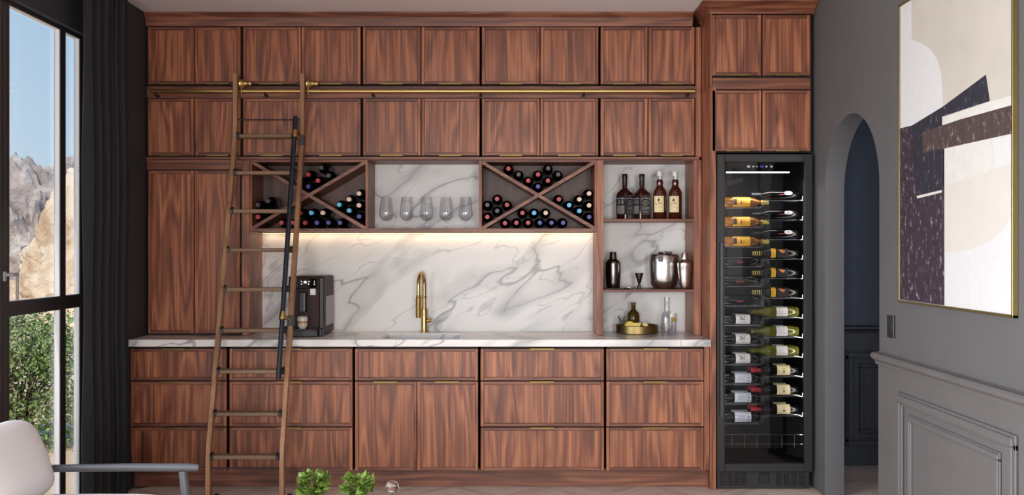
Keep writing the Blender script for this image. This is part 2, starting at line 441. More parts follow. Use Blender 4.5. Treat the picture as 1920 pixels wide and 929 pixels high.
# floor: slab, and herringbone planks where the photograph shows the floor
mb = MB().box(XL - 0.2, 3.5, -2.8, 5.5, -0.12, 0.0).box(XL - 0.2, 3.5, 5.5, 7.2, -0.12, -0.012)
floor = struct(build(mb, 'floor', 'floor_oak'), 'pale herringbone wooden floor in front of the cabinets')
pw, pn = 0.09, 5
pl = MB().box(-pn * pw / 2, pn * pw / 2, -pw / 2, pw / 2, -0.0118, 0.0, 0.0012).mesh('plank', 'floor_oak')
cs = math.cos(math.pi / 4)
for k in range(-120, 121):
    for m2 in range(-16, 17):
        for kind in (0, 1):
            if kind == 0: u, w, ang = k + pn / 2 + 2 * pn * m2, k + 0.5, 0.0
            else: u, w, ang = k + pn + 0.5 + 2 * pn * m2, k + 1 - pn / 2, math.pi / 2
            x = (u - w) * cs * pw; y = 6.2 + (u + w) * cs * pw
            ok = (XL + 0.14 < x < XR - 0.12 and 5.68 < y < 6.74) or (1.82 < x < 3.0 and 5.3 < y < 6.85) 
            if not ok: continue
            o = bpy.data.objects.new('plank', pl); COL.objects.link(o); o.parent = floor
            o.location = Vector((x, y, 0)) - WLOC[floor.name]; o.rotation_euler = (0, 0, ang + math.pi / 4)
struct(build(MB().box(XL - 0.2, 3.5, -2.8, 7.2, ZC, ZC + 0.1), 'ceiling', 'ceiling_paint'))
struct(build(MB().box(XL - 0.2, XR + 0.115, 6.935, 7.05, 0, ZC), 'wall_back', 'wall_paint_dark'))
WX0 = XL - 0.075
mb = MB().box(WX0, XL, 5.80, 6.935, 0, ZC).box(WX0, XL, -2.7, 5.80, 2.66, ZC).box(WX0, XL, -2.7, 0.75, 0, 2.66).box(WX0, XL, 0.75, 5.80, -0.1, 0.012)
struct(build(mb, 'wall_left', 'wall_paint_dark'))
mb = MB()
for a, b_ in ((WX0, -1.6), (-0.2, 0.7), (1.8, XR + 0.115)): mb.box(a, b_, -2.7, -2.6, 0, ZC)
for a, b_ in ((-1.6, -0.2), (0.7, 1.8)): mb.box(a, b_, -2.7, -2.6, 2.72, ZC).box(a, b_, -2.7, -2.6, 0, 0.35)
struct(build(mb, 'wall_rear', 'wall_paint'))
# right wall with the arched opening
A0, A1, AS, AR = 5.198, 6.105, 1.806, 0.42
AT = 0.115
mb = MB().box(XR, XR + AT, -2.7, A0, 0, ZC).box(XR, XR + AT, A1, 6.935, 0, ZC)
ac = (A0 + A1) / 2; ah = (A1 - A0) / 2; NA = 28
for i in range(NA):
    t0, t1 = math.pi * i / NA, math.pi * (i + 1) / NA
    y0, z0 = ac - ah * math.cos(t0), AS + AR * math.sin(t0); y1, z1 = ac - ah * math.cos(t1), AS + AR * math.sin(t1)
    mb.prism([(y0, z0), (y1, z1), (y1, ZC), (y0, ZC)], 'x', XR, XR + AT)
struct(build(mb, 'wall_right', 'wall_paint'))
# hall behind the arch
struct(build(MB().box(XR + AT, 3.4, 7.0, 7.1, 0, ZC), 'wall_hall', 'navy_paint'))
struct(build(MB().box(3.3, 3.4, 3.0, 7.0, 0, ZC), 'wall_hall_side', 'navy_paint'))
struct(build(MB().box(XR + AT, 3.3, 2.9, 3.0, 0, ZC), 'wall_hall_end', 'navy_paint'))
def moulding(mb, a0, a1, z0, z1, w, plane, out, t, axis):
    """rectangular picture-frame moulding; axis = wall direction, plane = wall surface, out = direction of the room"""
    def bar(u0, u1, q0, q1):
        for (d, ins) in ((t, 0.0), (t * 0.55, -w * 0.35)):
            p0, p1 = plane, plane + out * d
            if axis == 'y': mb.box(p0, p1, u0 + ins, u1 - ins, q0 + ins, q1 - ins, 0.003)
            else: mb.box(u0 + ins, u1 - ins, p0, p1, q0 + ins, q1 - ins, 0.003)
    bar(a0, a1, z1 - w, z1); bar(a0, a1, z0, z0 + w); bar(a0, a0 + w, z0 + w, z1 - w); bar(a1 - w, a1, z0 + w, z1 - w)
# wainscot of the right wall: face, dado rail, framed panels
RF = XR - 0.006
wr = struct(build(MB().box(RF, XR, -2.6, A0 - 0.001, 0.0, 0.90, 0.0), 'trim_1', 'wainscot_paint'), 'grey painted wainscot below the dado rail on the right wall')
mb = MB()
prof = [(XR, 0.895), (XR - 0.016, 0.897), (XR - 0.018, 0.912), (XR - 0.028, 0.920), (XR - 0.040, 0.930), (XR - 0.042, 0.945), (XR - 0.034, 0.955), (XR - 0.012, 0.958), (XR, 0.962)]
mb.prism(prof, 'y', -2.6, A0 + 0.012)
struct(build(mb, 'trim_2', 'wainscot_paint'), 'moulded grey dado rail on the right wall')
for i, (y0, y1) in enumerate(((3.77, 4.90), (2.34, 3.47), (0.9, 2.04))):
    mb = MB(); moulding(mb, y0, y1, 0.17, 0.785, 0.034, RF, -1, 0.022, 'y')
    build(mb, 'panel_moulding', 'wainscot_paint', wr)
    mb = MB(); moulding(mb, y0 + 0.125, y1 - 0.115, 0.265, 0.70, 0.022, RF, -1, 0.014, 'y')
    build(mb, 'inner_moulding', 'wainscot_paint', wr)
struct(build(MB().box(XR - 0.014, XR, -2.6, A0, 0, 0.12, 0.004), 'baseboard_right', 'wainscot_paint'))
area('hall_fill', (3.03, 3.1, 1.6), (-0.25, 1, 0), 0.45, 1.7, 17, (0.78, 0.88, 1.0))  # added area lamp to brighten hall and jamb; no window behind it
# wainscot of the hall
HW = 7.0
wh = struct(build(MB().box(XR + AT, 3.3, HW - 0.006, HW, 0, 0.92), 'trim_3', 'navy_trim'), 'dark navy wainscot in the hall behind the arch')
mb = MB().prism([(HW, 0.90), (HW - 0.016, 0.902), (HW - 0.020, 0.92), (HW - 0.038, 0.932), (HW - 0.038, 0.948), (HW - 0.01, 0.956), (HW, 0.956)], 'x', XR + AT, 3.3)
struct(build(mb, 'trim_4', 'navy_trim'), 'dark navy dado rail in the hall behind the arch')
struct(build(MB().box(XR + AT, 3.3, HW - 0.016, HW, 0, 0.13, 0.004), 'baseboard_hall', 'navy_trim'))
for (x0, x1) in ((PX(1588, HW), PX(1588, HW) + 0.62),):
    mb = MB(); moulding(mb, x0, x1, PZ(835, HW), PZ(661, HW), 0.034, HW - 0.006, -1, 0.022, 'x'); build(mb, 'panel_moulding', 'navy_trim', wh)
    mb = MB(); moulding(mb, x0 + 0.085, x1 - 0.085, PZ(812, HW), PZ(683, HW), 0.022, HW - 0.006, -1, 0.014, 'x'); build(mb, 'inner_moulding', 'navy_trim', wh)

# windows of the left wall
XI, XM, XO = -2.385, -2.391, -2.421
def window(name, verts_, rails, d0, d1, panes, label):
    w = thing(name, label, 'window', (-2.42, (d0 + d1) / 2, 0.012)); del w['category']; struct(w)
    fr = MB(); of = MB()
    for (a, b_) in verts_:
        fr.box(XM, XI, a, b_, 0.012, 2.66, 0.003); of.box(XO, XM, a, b_, 0.012, 2.66, 0.003)
    for (z0, z1) in rails:
        fr.box(XM, XI + 0.001, d0, d1, z0, z1, 0.003); of.box(XO, XM, d0, d1, z0, z1, 0.003)
    build(fr, 'window_frame', 'window_frame_paint', w); build(of, 'lit_frame_side', 'window_frame_lit', w)
    for (a, b_, z0, z1) in panes:
        build(MB().box(XO + 0.002, XO + 0.006, a, b_, z0, z1), 'pane', 'pane_glass', w)
    return w
TR = (1.159, 1.231)
w1 = window('window_1', [(4.775, 4.815), (4.818, 4.863), (5.41, 5.476), (5.655, 5.80)], [(2.64, 2.66), TR, (0.012, 0.07)], 4.775, 5.80,
            [(4.863, 5.41, TR[1], 2.64), (5.476, 5.655, TR[1], 2.64), (4.82, 5.41, 0.07, TR[0]), (5.476, 5.655, 0.07, TR[0])],
            'tall black framed window with narrow side light at left')
hd = MB().box(XI, XI + 0.012, 4.795, 4.813, 1.33, 1.375, 0.002).tube([(XI, 4.803, 1.36), (XI + 0.045, 4.803, 1.36)], 0.008, 10)
hd.box(XI + 0.038, XI + 0.05, 4.795, 4.85, 1.353, 1.368, 0.003).box(XI + 0.038, XI + 0.05, 4.84, 4.852, 1.235, 1.368, 0.003)
build(hd, 'handle', 'grey_plastic', w1)
for i, (a, b_) in enumerate(((2.77, 4.775), (0.75, 2.77))):
    m_ = (a + b_) / 2
    window('window_%d' % (i + 2), [(a, a + 0.05), (m_ - 0.04, m_ + 0.04), (b_ - 0.05, b_)], [(2.64, 2.66), TR, (0.012, 0.07)], a, b_,
           [(a + 0.05, m_ - 0.04, TR[1], 2.64), (m_ + 0.04, b_ - 0.05, TR[1], 2.64), (a + 0.05, m_ - 0.04, 0.07, TR[0]), (m_ + 0.04, b_ - 0.05, 0.07, TR[0])],
           'black framed window of the left wall nearer the room')

# curtain: pleated cloth with thickness
def curtain():
    c = thing('curtain', 'long charcoal pleated curtain hanging beside the window', 'curtain', (-2.26, 5.7, 0.015))
    for part, (y0, y1, ph) in enumerate(((5.41, 5.745, 0.3), (5.765, 5.975, 1.0))):
        n = 60; rows = 14; mb = MB(); vs = []; fs = []
        for r in range(rows + 1):
            z = 0.015 + (2.975 - 0.015) * r / rows
            for side in (0, 1):
                for i in range(n + 1):
                    t = i / n; y = y0 + (y1 - y0) * t
                    amp = 0.036 + 0.006 * math.sin(r * 0.9)
                    x = -2.265 + amp * math.sin(t * (y1 - y0) * 58 + ph + 0.12 * math.sin(r * 0.5 + t * 4)) + (0.006 if side else 0)
                    vs.append((x, y, z))
        W_ = 2 * (n + 1)
        for r in range(rows):
            for i in range(n):
                a = r * W_ + i; fs.append([a, a + 1, a + W_ + 1, a + W_]); a += n + 1; fs.append([a, a + 1, a + W_ + 1, a + W_])
            for i in (0, n):
                a = r * W_ + i; fs.append([a, a + n + 1, a + W_ + n + 1, a + W_])
        mb.add(vs, fs, 0, True); build(mb, 'curtain_panel', 'curtain_fabric', c)
curtain()

# ================================================================ CABINETS
UP = D_UP                      # front of the upper doors
def door(parent, x0, x1, z0, z1, y, handle=None, hx=None, hw=0.146, name='door', fw=0.020, th=0.020, hz=None):
    """shaker front: mitred frame, recessed panel, brass edge pull"""
    fr = MB()
    for (a, b_) in ((x0, x0 + fw), (x1 - fw, x1)): fr.box(a, b_, y, y + th, z0, z1, 0.0022, 0)
    for (a, b_) in ((z0, z0 + fw), (z1 - fw, z1)): fr.box(x0 + fw - 0.0005, x1 - fw + 0.0005, y + 0.0003, y + th, a, b_, 0.0022, 1)
    d = build(fr, name, ['walnut_v', 'walnut_h'], parent)
    build(MB().box(x0 + fw - 0.001, x1 - fw + 0.001, y + 0.011, y + th - 0.001, z0 + fw - 0.001, z1 - fw + 0.001), 'panel', 'walnut_v', d)
    if handle:
        hx = (x0 + x1) / 2 if hx is None else hx
        hb = MB()
        if handle == 'bottom': hb.box(hx - hw / 2, hx + hw / 2, y - 0.016, y + th, z0 - 0.004, z0 - 0.001, 0.0008).box(hx - hw / 2, hx + hw / 2, y - 0.018, y - 0.015, z0 - 0.004, z0 + 0.006, 0.0008)
        else: hb.box(hx - hw / 2, hx + hw / 2, y - 0.016, y + th, z1 + 0.001, z1 + 0.004, 0.0008).box(hx - hw / 2, hx + hw / 2, y - 0.018, y - 0.015, z1 - 0.006, z1 + 0.004, 0.0008)
        build(hb, 'handle', 'pull_brass', d)
    return d
upper_cols = [((277, 364), (365.5, 451)), ((455.5, 564), (565.5, 676)), ((680.5, 788.5), (790, 899)), ((903.5, 1012), (1013.5, 1122)), ((1126.5, 1214.5), (1216, 1302.5))]
where = ['above the tall cupboard by the curtain', 'above the wine rack behind the ladder', 'above the glasses niche', 'above the wine rack nearest the bottles shelf', 'above the open shelves next to the wine cooler']
for row, (ya, yb, nm) in enumerate(((50.5, 158, 'top'), (184.5, 292, 'lower'))):
    z1, z0 = PZ(ya, UP), PZ(yb, UP)
    for i, cols in enumerate(upper_cols):
        x0 = PX(cols[0][0] - 1.5, UP); x1 = PX(cols[1][1] + 1.5, UP)
        if i == 0: x0 = XL + 0.003
        c = thing('wall_cabinet', 'walnut %s-row wall cabinet with two doors, %s' % (nm, where[i]), 'cabinet', ((x0 + x1) / 2, 6.75, z0), group='walnut wall cabinets in two rows')
        build(MB().box(x0 + 0.004, x1 - 0.004, UP + 0.045, 6.93, z0 - 0.004, z1 + 0.004), 'body', 'carcass_shade', c)
        build(MB().box(x0 + 0.006, x1 - 0.006, UP + 0.021, UP + 0.045, z0, z1), 'face_frame', 'carcass_shade', c)
        for (a, b_) in cols: door(c, PX(a, UP), PX(b_, UP), z0, z1, UP, 'bottom')
# band behind the brass rail, face board under the lower row, end filler, crown
b0, b1 = PZ(184, UP) + 0.003, PZ(158, UP) - 0.010
tag(build(MB().box(XL + 0.002, 1.2, UP + 0.016, 6.93, b0 - 0.0, b1, 0.001), 'rail_board', 'walnut_h'), 'walnut board between the two rows of wall cabinets, behind the brass rail', 'board')
fz1 = PZ(292, UP) - 0.008
tag(build(MB().box(XL + 0.002, 1.204, UP + 0.004, 6.93, PZ(299.5, UP), fz1, 0.001), 'face_board', 'walnut_h'), 'walnut board under the lower wall cabinets, over racks and niches', 'board')
tag(build(MB().box(PX(1304.5, UP), 1.215, UP + 0.008, UP + 0.0155, fz1 + 0.001, 2.905, 0.001), 'filler_strip', 'walnut_v'), 'narrow upright walnut filler strip beside the tall cooler cabinet', 'trim board')
CR0 = 2.909
def crown_poly(y, zb, out): return [(y + 0.03, zb), (y, zb), (y - 0.004, zb + 0.012), (y - out * 0.45, zb + (ZC - zb) * 0.62), (y - out, ZC - 0.012), (y - out, ZC - 0.001), (y + 0.03, ZC - 0.001)]
mb = MB().prism(crown_poly(UP, CR0, 0.042), 'x', XL + 0.002, 1.158)
struct(build(mb, 'trim_5', 'walnut_h'), 'flared walnut crown over the wall cabinets')
# crown round the deep tall cabinet: front and left return, mitred
def mitred_crown(x0, x1, yf, yb, zb, fo, so):
    mb = MB(); st = [(0.0, zb), (0.06, zb + 0.012), (0.5, zb + (ZC - zb) * 0.62), (1.0, ZC - 0.012), (1.0, ZC - 0.001)]
    ring = []
    for (k, z) in st:
        ring.append([(x1, yf - fo * k, z), (x0 - so * k, yf - fo * k, z), (x0 - so * k, yb, z)])
    vs = [p for r in ring for p in r]; fs = []
    for i in range(len(ring) - 1):
        for j in range(2): fs.append([i * 3 + j, i * 3 + j + 1, i * 3 + 3 + j + 1, i * 3 + 3 + j])
    n0 = len(vs); vs += [(x1, yb, zb), (x1, yb, ZC - 0.001)]
    fs += [[0, 1, 2, n0], [(len(ring) - 1) * 3 + 0, (len(ring) - 1) * 3 + 1, (len(ring) - 1) * 3 + 2, n0 + 1]]
    fs.append([0, n0, n0 + 1] + [i * 3 for i in range(len(ring) - 1, 0, -1)]); fs.append([2, n0, n0 + 1] + [i * 3 + 2 for i in range(len(ring) - 1, 0, -1)])
    return mb.add(vs, fs)
XP0, XP1 = 1.2185, 1.2555        # side panel of the tall cooler cabinet
struct(build(mitred_crown(XP0 - 0.001, XR - 0.004, 6.295, 6.93, 2.926, 0.09, 0.058), 'trim_6', 'walnut_h'), 'flared walnut crown over the tall cooler cabinet')

# tall cupboard at left, standing on the worktop
ZT = 0.923
c = thing('tall_cupboard', 'tall walnut cupboard with two doors standing on the worktop behind the ladder', 'cupboard', (-2.0, 6.75, ZT + 0.001))
x0, x1 = XL + 0.003, PX(467.5, UP); tz1 = PZ(299.5, UP) - 0.002
build(MB().box(x0, x1 - 0.022, UP + 0.03, 6.93, ZT + 0.001, tz1), 'body', 'carcass_shade', c)
build(MB().box(x1 - 0.020, x1, UP + 0.022, 6.909, ZT + 0.001, tz1), 'side_panel', 'walnut_v', c)
build(MB().box(PX(453, UP), x1, UP + 0.004, UP + 0.022, ZT + 0.001, tz1, 0.0015), 'stile', 'walnut_v', c)
build(MB().box(x0, PX(452.5, UP), UP + 0.006, UP + 0.024, PZ(318, UP), tz1, 0.0015), 'top_rail', 'walnut_h', c)
for (a, b_) in ((277.5, 363.5), (365, 449.5)): door(c, PX(a, UP), PX(b_, UP), PZ(626, UP), PZ(320, UP), UP)
build(MB().box(PX(277.5, UP), PX(449.5, UP), UP + 0.012, UP + 0.03, ZT + 0.001, PZ(626.5, UP)), 'plinth', 'carcass_shade', c)

# X wine racks, glasses niche, open shelves
RZ1, RZ0 = PZ(304, UP), PZ(428.7, UP); RB = PZ(434, UP); RT = PZ(299.5, UP) - 0.002
RY0, RY1 = UP + 0.006, 6.885
def rack(px0, px1, i0, i1, label):
    c = thing('wine_rack', label, 'wine rack', ((PX(px0, UP) + PX(px1, UP)) / 2, 6.73, RB), group='walnut X wine racks')
    X0, X1, a, b_ = PX(px0, UP), PX(px1, UP), PX(i0, UP), PX(i1, UP)
    build(MB().box(X0, a, RY0, RY1, RB, RT, 0.001), 'side_panel', 'walnut_v', c); build(MB().box(b_, X1, RY0, RY1, RB, RT, 0.001), 'side_panel', 'walnut_v', c)
    build(MB().box(a, b_, RY0 + 0.001, RY1, RZ1, RT, 0.001), 'top_panel', 'walnut_h', c)
    build(MB().box(a, b_, RY0 + 0.001, RY1, RB, RZ0, 0.001), 'bottom_panel', 'walnut_h', c)
    build(MB().box(X0, X1, RY1, RY1 + 0.018, RB, RT), 'back_panel', 'walnut_shaded', c)
    w, h = b_ - a, RZ1 - RZ0; L_ = math.hypot(w, h); an = math.atan2(h, w); t = 0.0105
    for s in (1, -1):
        M = Matrix.Translation(((a + b_) / 2, 0, (RZ0 + RZ1) / 2)) @ Matrix.Rotation(-s * an, 4, 'Y')
        e = L_ / 2
        # ends cut to the corner of the box
        k1 = t / math.tan(an); k2 = t * math.tan(an)
        poly = [(-e, 0), (-e + k1, t), (e - k2, t), (e, 0), (e - k1, -t), (-e + k2, -t)]
        if s > 0: poly = [(-e, 0), (-e + k2, t), (e - k1, t), (e, 0), (e - k2, -t), (-e + k1, -t)]
        build(MB().prism(poly, 'y', RY0 + (0.002 if s > 0 else 0.0028), RY1 - 0.001, 0, M), 'diagonal_board', 'walnut_h', c)
    return (a, b_)
rack(468.2, 689.7, 472.0, 685.0, 'walnut wine rack with crossed boards behind the ladder')
rack(897.8, 1119.0, 903.6, 1115.2, 'walnut wine rack with crossed boards between glasses niche and open shelves')
c = thing('open_niche', 'open walnut niche with marble back holding the wine glasses', 'shelf unit', (PX(793, UP), 6.73, RB))
n0, n1 = PX(690.0, UP), PX(897.5, UP)
build(MB().box(n0, n1, RY0, 6.909, RB, RZ0, 0.001), 'bottom_panel', 'walnut_h', c)
build(MB().box(n0, n1, RY0, 6.909, PZ(301, UP), RT, 0.001), 'top_panel', 'walnut_h', c)
c = thing('open_shelves', 'open walnut shelf unit with three bays beside the wine cooler', 'shelf unit', (PX(1215, UP), 6.73, ZT + 0.001))
s0, s1, s2, s3 = PX(1119.4, UP), PX(1131.6, UP), PX(1301.6, UP), 1.2165
build(MB().box(s0, s1, RY0, 6.909, ZT + 0.001, RT, 0.0015), 'side_panel', 'walnut_v', c)
build(MB().box(s2, s3, RY0, 6.909, ZT + 0.001, RT, 0.0015), 'side_panel', 'walnut_v', c)
build(MB().box(s1, s2, RY0, 6.909, PZ(301, UP), RT, 0.001), 'top_panel', 'walnut_h', c)
SH1, SH2 = PZ(410.7, UP), PZ(543.4, UP)
for zt, zb in ((SH1, PZ(415.8, UP)), (SH2, PZ(548.4, UP))): build(MB().box(s1, s2, RY0 + 0.002, 6.909, zb, zt, 0.0015), 'shelf', 'walnut_h', c)

# marble: backsplash, worktop, sink
tag(build(MB().box(x1 + 0.0, s2, 6.91, 6.934, ZT - 0.03, PZ(299.5, UP) - 0.004), 'marble_backsplash', 'marble_splash', None, (0, 6.91, 1.2)), 'grey veined white marble backsplash behind the tap and niches', 'backsplash')
SX0, SX1, SY0, SY1 = -0.822, -0.318, 6.325, 6.725
WX1 = 1.2165
mb = MB(); cb = ZT - 0.0425
bm_ = [(XL + 0.002, SX0, D_CT, 6.91), (SX1, WX1, D_CT, 6.91), (SX0, SX1, D_CT, SY0), (SX0, SX1, SY1, 6.91)]
for (a, b_, q, r) in bm_: mb.box(a, b_, q, r, cb, ZT)
wt = tag(build(mb, 'worktop', 'marble_top', None, (0, 6.6, cb)), 'white marble worktop with soft grey veins along the base cabinets', 'worktop')
mb = MB(); w_ = 0.012
mb.box(SX0 + 0.0005, SX0 + w_, SY0 + 0.0005, SY1 - 0.0005, ZT - 0.20, ZT - 0.004).box(SX1 - w_, SX1 - 0.0005, SY0 + 0.0005, SY1 - 0.0005, ZT - 0.20, ZT - 0.004)
mb.box(SX0 + w_, SX1 - w_, SY0 + 0.0005, SY0 + w_, ZT - 0.20, ZT - 0.004).box(SX0 + w_, SX1 - w_, SY1 - w_, SY1 - 0.0005, ZT - 0.20, ZT - 0.004)
mb.box(SX0 + w_, SX1 - w_, SY0 + w_, SY1 - w_, ZT - 0.20, ZT - 0.185)
sk = thing('sink', 'rectangular marble sink set into the worktop under the brass tap', 'sink', ((SX0 + SX1) / 2, 6.52, ZT - 0.2))
build(mb, 'basin', 'marble_sink', sk)
build(MB().lathe([(0.0, 0.0), (0.028, 0.0), (0.03, 0.003), (0.0, 0.004)], ((SX0 + SX1) / 2, 6.52, ZT - 0.185), 20), 'drain', 'brass', sk)

# base cabinets
BY = D_BASE
r1, r2, r3 = (PZ(654.5, BY), PZ(714.2, BY)), (PZ(716.1, BY), PZ(800.4, BY)), (PZ(802.3, BY), PZ(883.5, BY))
base = [(243.5, 424.5, 'drawers', 327, 'walnut three-drawer base cabinet beside the curtain'), (430, 661, 'drawers', 543, 'walnut three-drawer base cabinet behind the ladder foot'),
        (665.5, 896.5, 'sink', 0, 'walnut sink base cabinet with two doors under the tap'), (901, 1132.5, 'drawers', 1016, 'walnut three-drawer base cabinet under the right wine rack'),
        (1137, 1319.5, 'drawers', 1229, 'walnut three-drawer base cabinet under the open shelves')]
for (a, b_, kind, hp, label) in base:
    X0, X1 = PX(a, BY), PX(b_, BY)
    if a < 250: X0 = XL + 0.003
    c = thing('base_cabinet', label, 'cabinet', ((X0 + X1) / 2, 6.6, r3[1]), group='walnut base cabinets')
    top = cb - 0.003
    body = MB().box(X0 + 0.002, X0 + 0.018, BY + 0.03, 6.93, r3[1], top).box(X1 - 0.018, X1 - 0.002, BY + 0.03, 6.93, r3[1], top)
    body.box(X0 + 0.018, X1 - 0.018, BY + 0.03, 6.93, r3[1], r3[1] + 0.018).box(X0 + 0.018, X1 - 0.018, 6.915, 6.93, r3[1] + 0.018, top)
    if kind == 'drawers': body.box(X0 + 0.018, X1 - 0.018, BY + 0.03, 6.915, top - 0.05, top)
    body.box(X0 + 0.004, X1 - 0.004, BY + 0.0205, BY + 0.0235, r3[1] + 0.004, top)  # thin near-black sheet standing in for shade behind the front gaps
    build(body, 'body', 'carcass_shade', c)
    if kind == 'drawers':
        for (t, u) in (r1, r2, r3): door(c, X0, X1, u, t, BY, 'top', PX(hp, BY), 0.15, 'drawer_front')
    else:
        door(c, X0, X1, r1[1], r1[0], BY, None, None, 0.15, 'false_front')
        mid = PX(781.5, BY)
        door(c, X0, mid - 0.001, r3[1], r2[0], BY, 'top', PX(723, BY), 0.15); door(c, mid + 0.001, X1, r3[1], r2[0], BY, 'top', PX(839, BY), 0.15)
tag(build(MB().box(PX(1321, BY), XP0 - 0.001, BY + 0.02, 6.6, r3[1], cb - 0.002, 0.001), 'filler_strip', 'walnut_v'), 'narrow walnut filler between base cabinets and tall cooler cabinet', 'trim board')
tag(build(MB().box(XL + 0.002, XP0 - 0.001, 6.365, 6.385, 0.001, r3[1] - 0.002, 0.001), 'toe_kick', 'walnut_h'), 'long walnut toe kick board under the base cabinets', 'board')

# tall cabinet around the wine cooler: side panel and two cupboards above
DY = D_DEEP
c = thing('cooler_cabinet', 'tall walnut cabinet with four doors built over the wine cooler', 'cabinet', (1.55, 6.6, 0.001))
build(MB().box(XP0, XP1, DY, 6.93, 0.001, PZ(163, DY), 0.0015), 'side_panel', 'walnut_v', c)
build(MB().box(XP0, XP0 + 0.014, DY, 6.93, PZ(162.6, DY), 2.925, 0.0015), 'upper_side_panel', 'walnut_v', c)
build(MB().box(XP0 + 0.015, 1.852, DY + 0.03, 6.93, 2.075, 2.925), 'body', 'carcass_shade', c)
build(MB().box(XP0 + 0.015, 1.8385, DY + 0.004, DY + 0.03, PZ(167.5, DY), PZ(146, DY), 0.0015), 'middle_rail', 'walnut_h', c)
for (ya, yb) in ((28, 141.5), (169.5, 283.5)):
    for (a, b_, hp) in ((1335.5, 1427.5, 1383), (1430, 1519.7, 1475)):
        door(c, PX(a, DY), PX(b_, DY), PZ(yb, DY), PZ(ya, DY), DY, 'bottom', PX(hp, DY), 0.146)
# ================================================================ LADDER AND ITS RAIL
RY = 6.515; RZ = PZ(171, RY)
c = thing('ladder_rail', 'long brass rail for the ladder across the wall cabinets', 'rail', (-0.5, RY, RZ))
ra, rb = PX(281, RY), PX(1303, RY)
build(MB().tube([(ra, RY, RZ), (rb, RY, RZ)], 0.0130, 16), 'bar', 'brass', c)
for px in (290, 496, 698, 901, 1095, 1291):
    x = PX(px, RY)
    build(MB().tube([(x, RY + 0.002, RZ - 0.012), (x, RY + 0.02, RZ - 0.024), (x, UP + 0.015, RZ - 0.024)], 0.0065, 8).lathe([(0, 0), (0.012, 0), (0.012, 0.006), (0, 0.006)], (0, 0, 0), 14, 0, Matrix.Translation((x, UP + 0.0155, RZ - 0.024)) @ Matrix.Rotation(math.pi / 2, 4, 'X')), 'bracket', 'black_metal', c)

LX = (-1.745, -1.3215)
Yb, Yt = 5.868, 6.445           # front of the ladder rails near the floor and at the top
prof = [(Yb, 0.012), (Yb, 0.26), (Yb + 0.010, 0.335), (Yb + 0.036, 0.42)]
def lean(z): return Yb + 0.004 + (z - 0.315) * (Yt - Yb - 0.004) / (2.21 - 0.315)
prof += [(lean(z), z) for z in (0.6, 0.9, 1.2, 1.5, 1.8, 2.06)] + [(Yt - 0.016, 2.16), (Yt - 0.003, 2.25), (Yt, 2.33), (Yt, 2.585)]
def front(z):
    for (ya, za), (yb, zb) in zip(prof, prof[1:]):
        if za <= z <= zb: return ya + (yb - ya) * (z - za) / (zb - za)
    return prof[0][0] if z < prof[0][1] else prof[-1][0]
def solve(py):
    z = 1.0
    for _ in range(30): z = PZ(py, front(z))
    return z, front(z)
lad = thing('library_ladder', 'wooden library ladder hooked on the brass rail', 'ladder', (-1.533, 6.0, 0.012))
RWd, RDp = 0.0275, 0.042
for lx in LX:
    mb = MB(); vs = []; fs = []
    for i, (y, z) in enumerate(prof):
        p0 = Vector(prof[max(i - 1, 0)]); p1 = Vector(prof[min(i + 1, len(prof) - 1)]); t = (p1 - p0).normalized(); nrm = Vector((t.y, -t.x))
        for (sx, d, b_) in ((-1, 0, 1), (1, 0, 1), (1, 0, 2), (1, 1, 2), (1, 1, 1), (-1, 1, 1), (-1, 1, 2), (-1, 0, 2)):
            e = 0.003
            xx = lx + sx * (RWd / 2 - (e if b_ == 1 else 0)); dd = (e if d == 0 and b_ == 2 else 0) if d == 0 else RDp - (e if b_ == 2 else 0)
            vs.append((xx, y + nrm.x * dd, z + nrm.y * dd))
    n = 8
    for i in range(len(prof) - 1):
        for j in range(n): fs.append([i * n + j, i * n + (j + 1) % n, (i + 1) * n + (j + 1) % n, (i + 1) * n + j])
    fs += [list(range(n)), list(range((len(prof) - 1) * n, len(prof) * n))]
    mb.add(vs, fs, 0, False); build(mb, 'side_rail', 'ladder_wood', lad)
gx0, gx1 = LX[0] + RWd / 2, LX[1] - RWd / 2
for py in (255, 324, 396, 469, 543, 620, 697, 777, 858):
    z, y = solve(py)
    rg = build(MB().box(gx0 + 0.012, gx1 - 0.012, y - 0.008, y + 0.058, z - 0.013, z + 0.011, 0.004), 'rung', 'rung_wood', lad)
    for s, gx in ((1, gx0), (-1, gx1)):
        b_ = MB().box(gx, gx + s * 0.003, y - 0.012, y + 0.05, z - 0.018, z + 0.022, 0.001)
        b_.prism([(y - 0.014, z - 0.017), (y - 0.014, z + 0.010), (y + 0.004, z + 0.024), (y + 0.03, z + 0.024), (y + 0.03, z - 0.017)], 'x', gx + s * 0.003, gx + s * 0.015)
        b_.tube([(gx + s * 0.003, y - 0.006, z), (gx + s * 0.020, y - 0.006, z)], 0.007, 8)
        build(b_, 'rung_bracket', 'black_metal', rg)
for py in (224, 880):
    z, y = solve(py)
    build(MB().tube([(gx0, y + 0.02, z), (gx1, y + 0.02, z)], 0.004, 8), 'tie_rod', 'black_metal', lad)
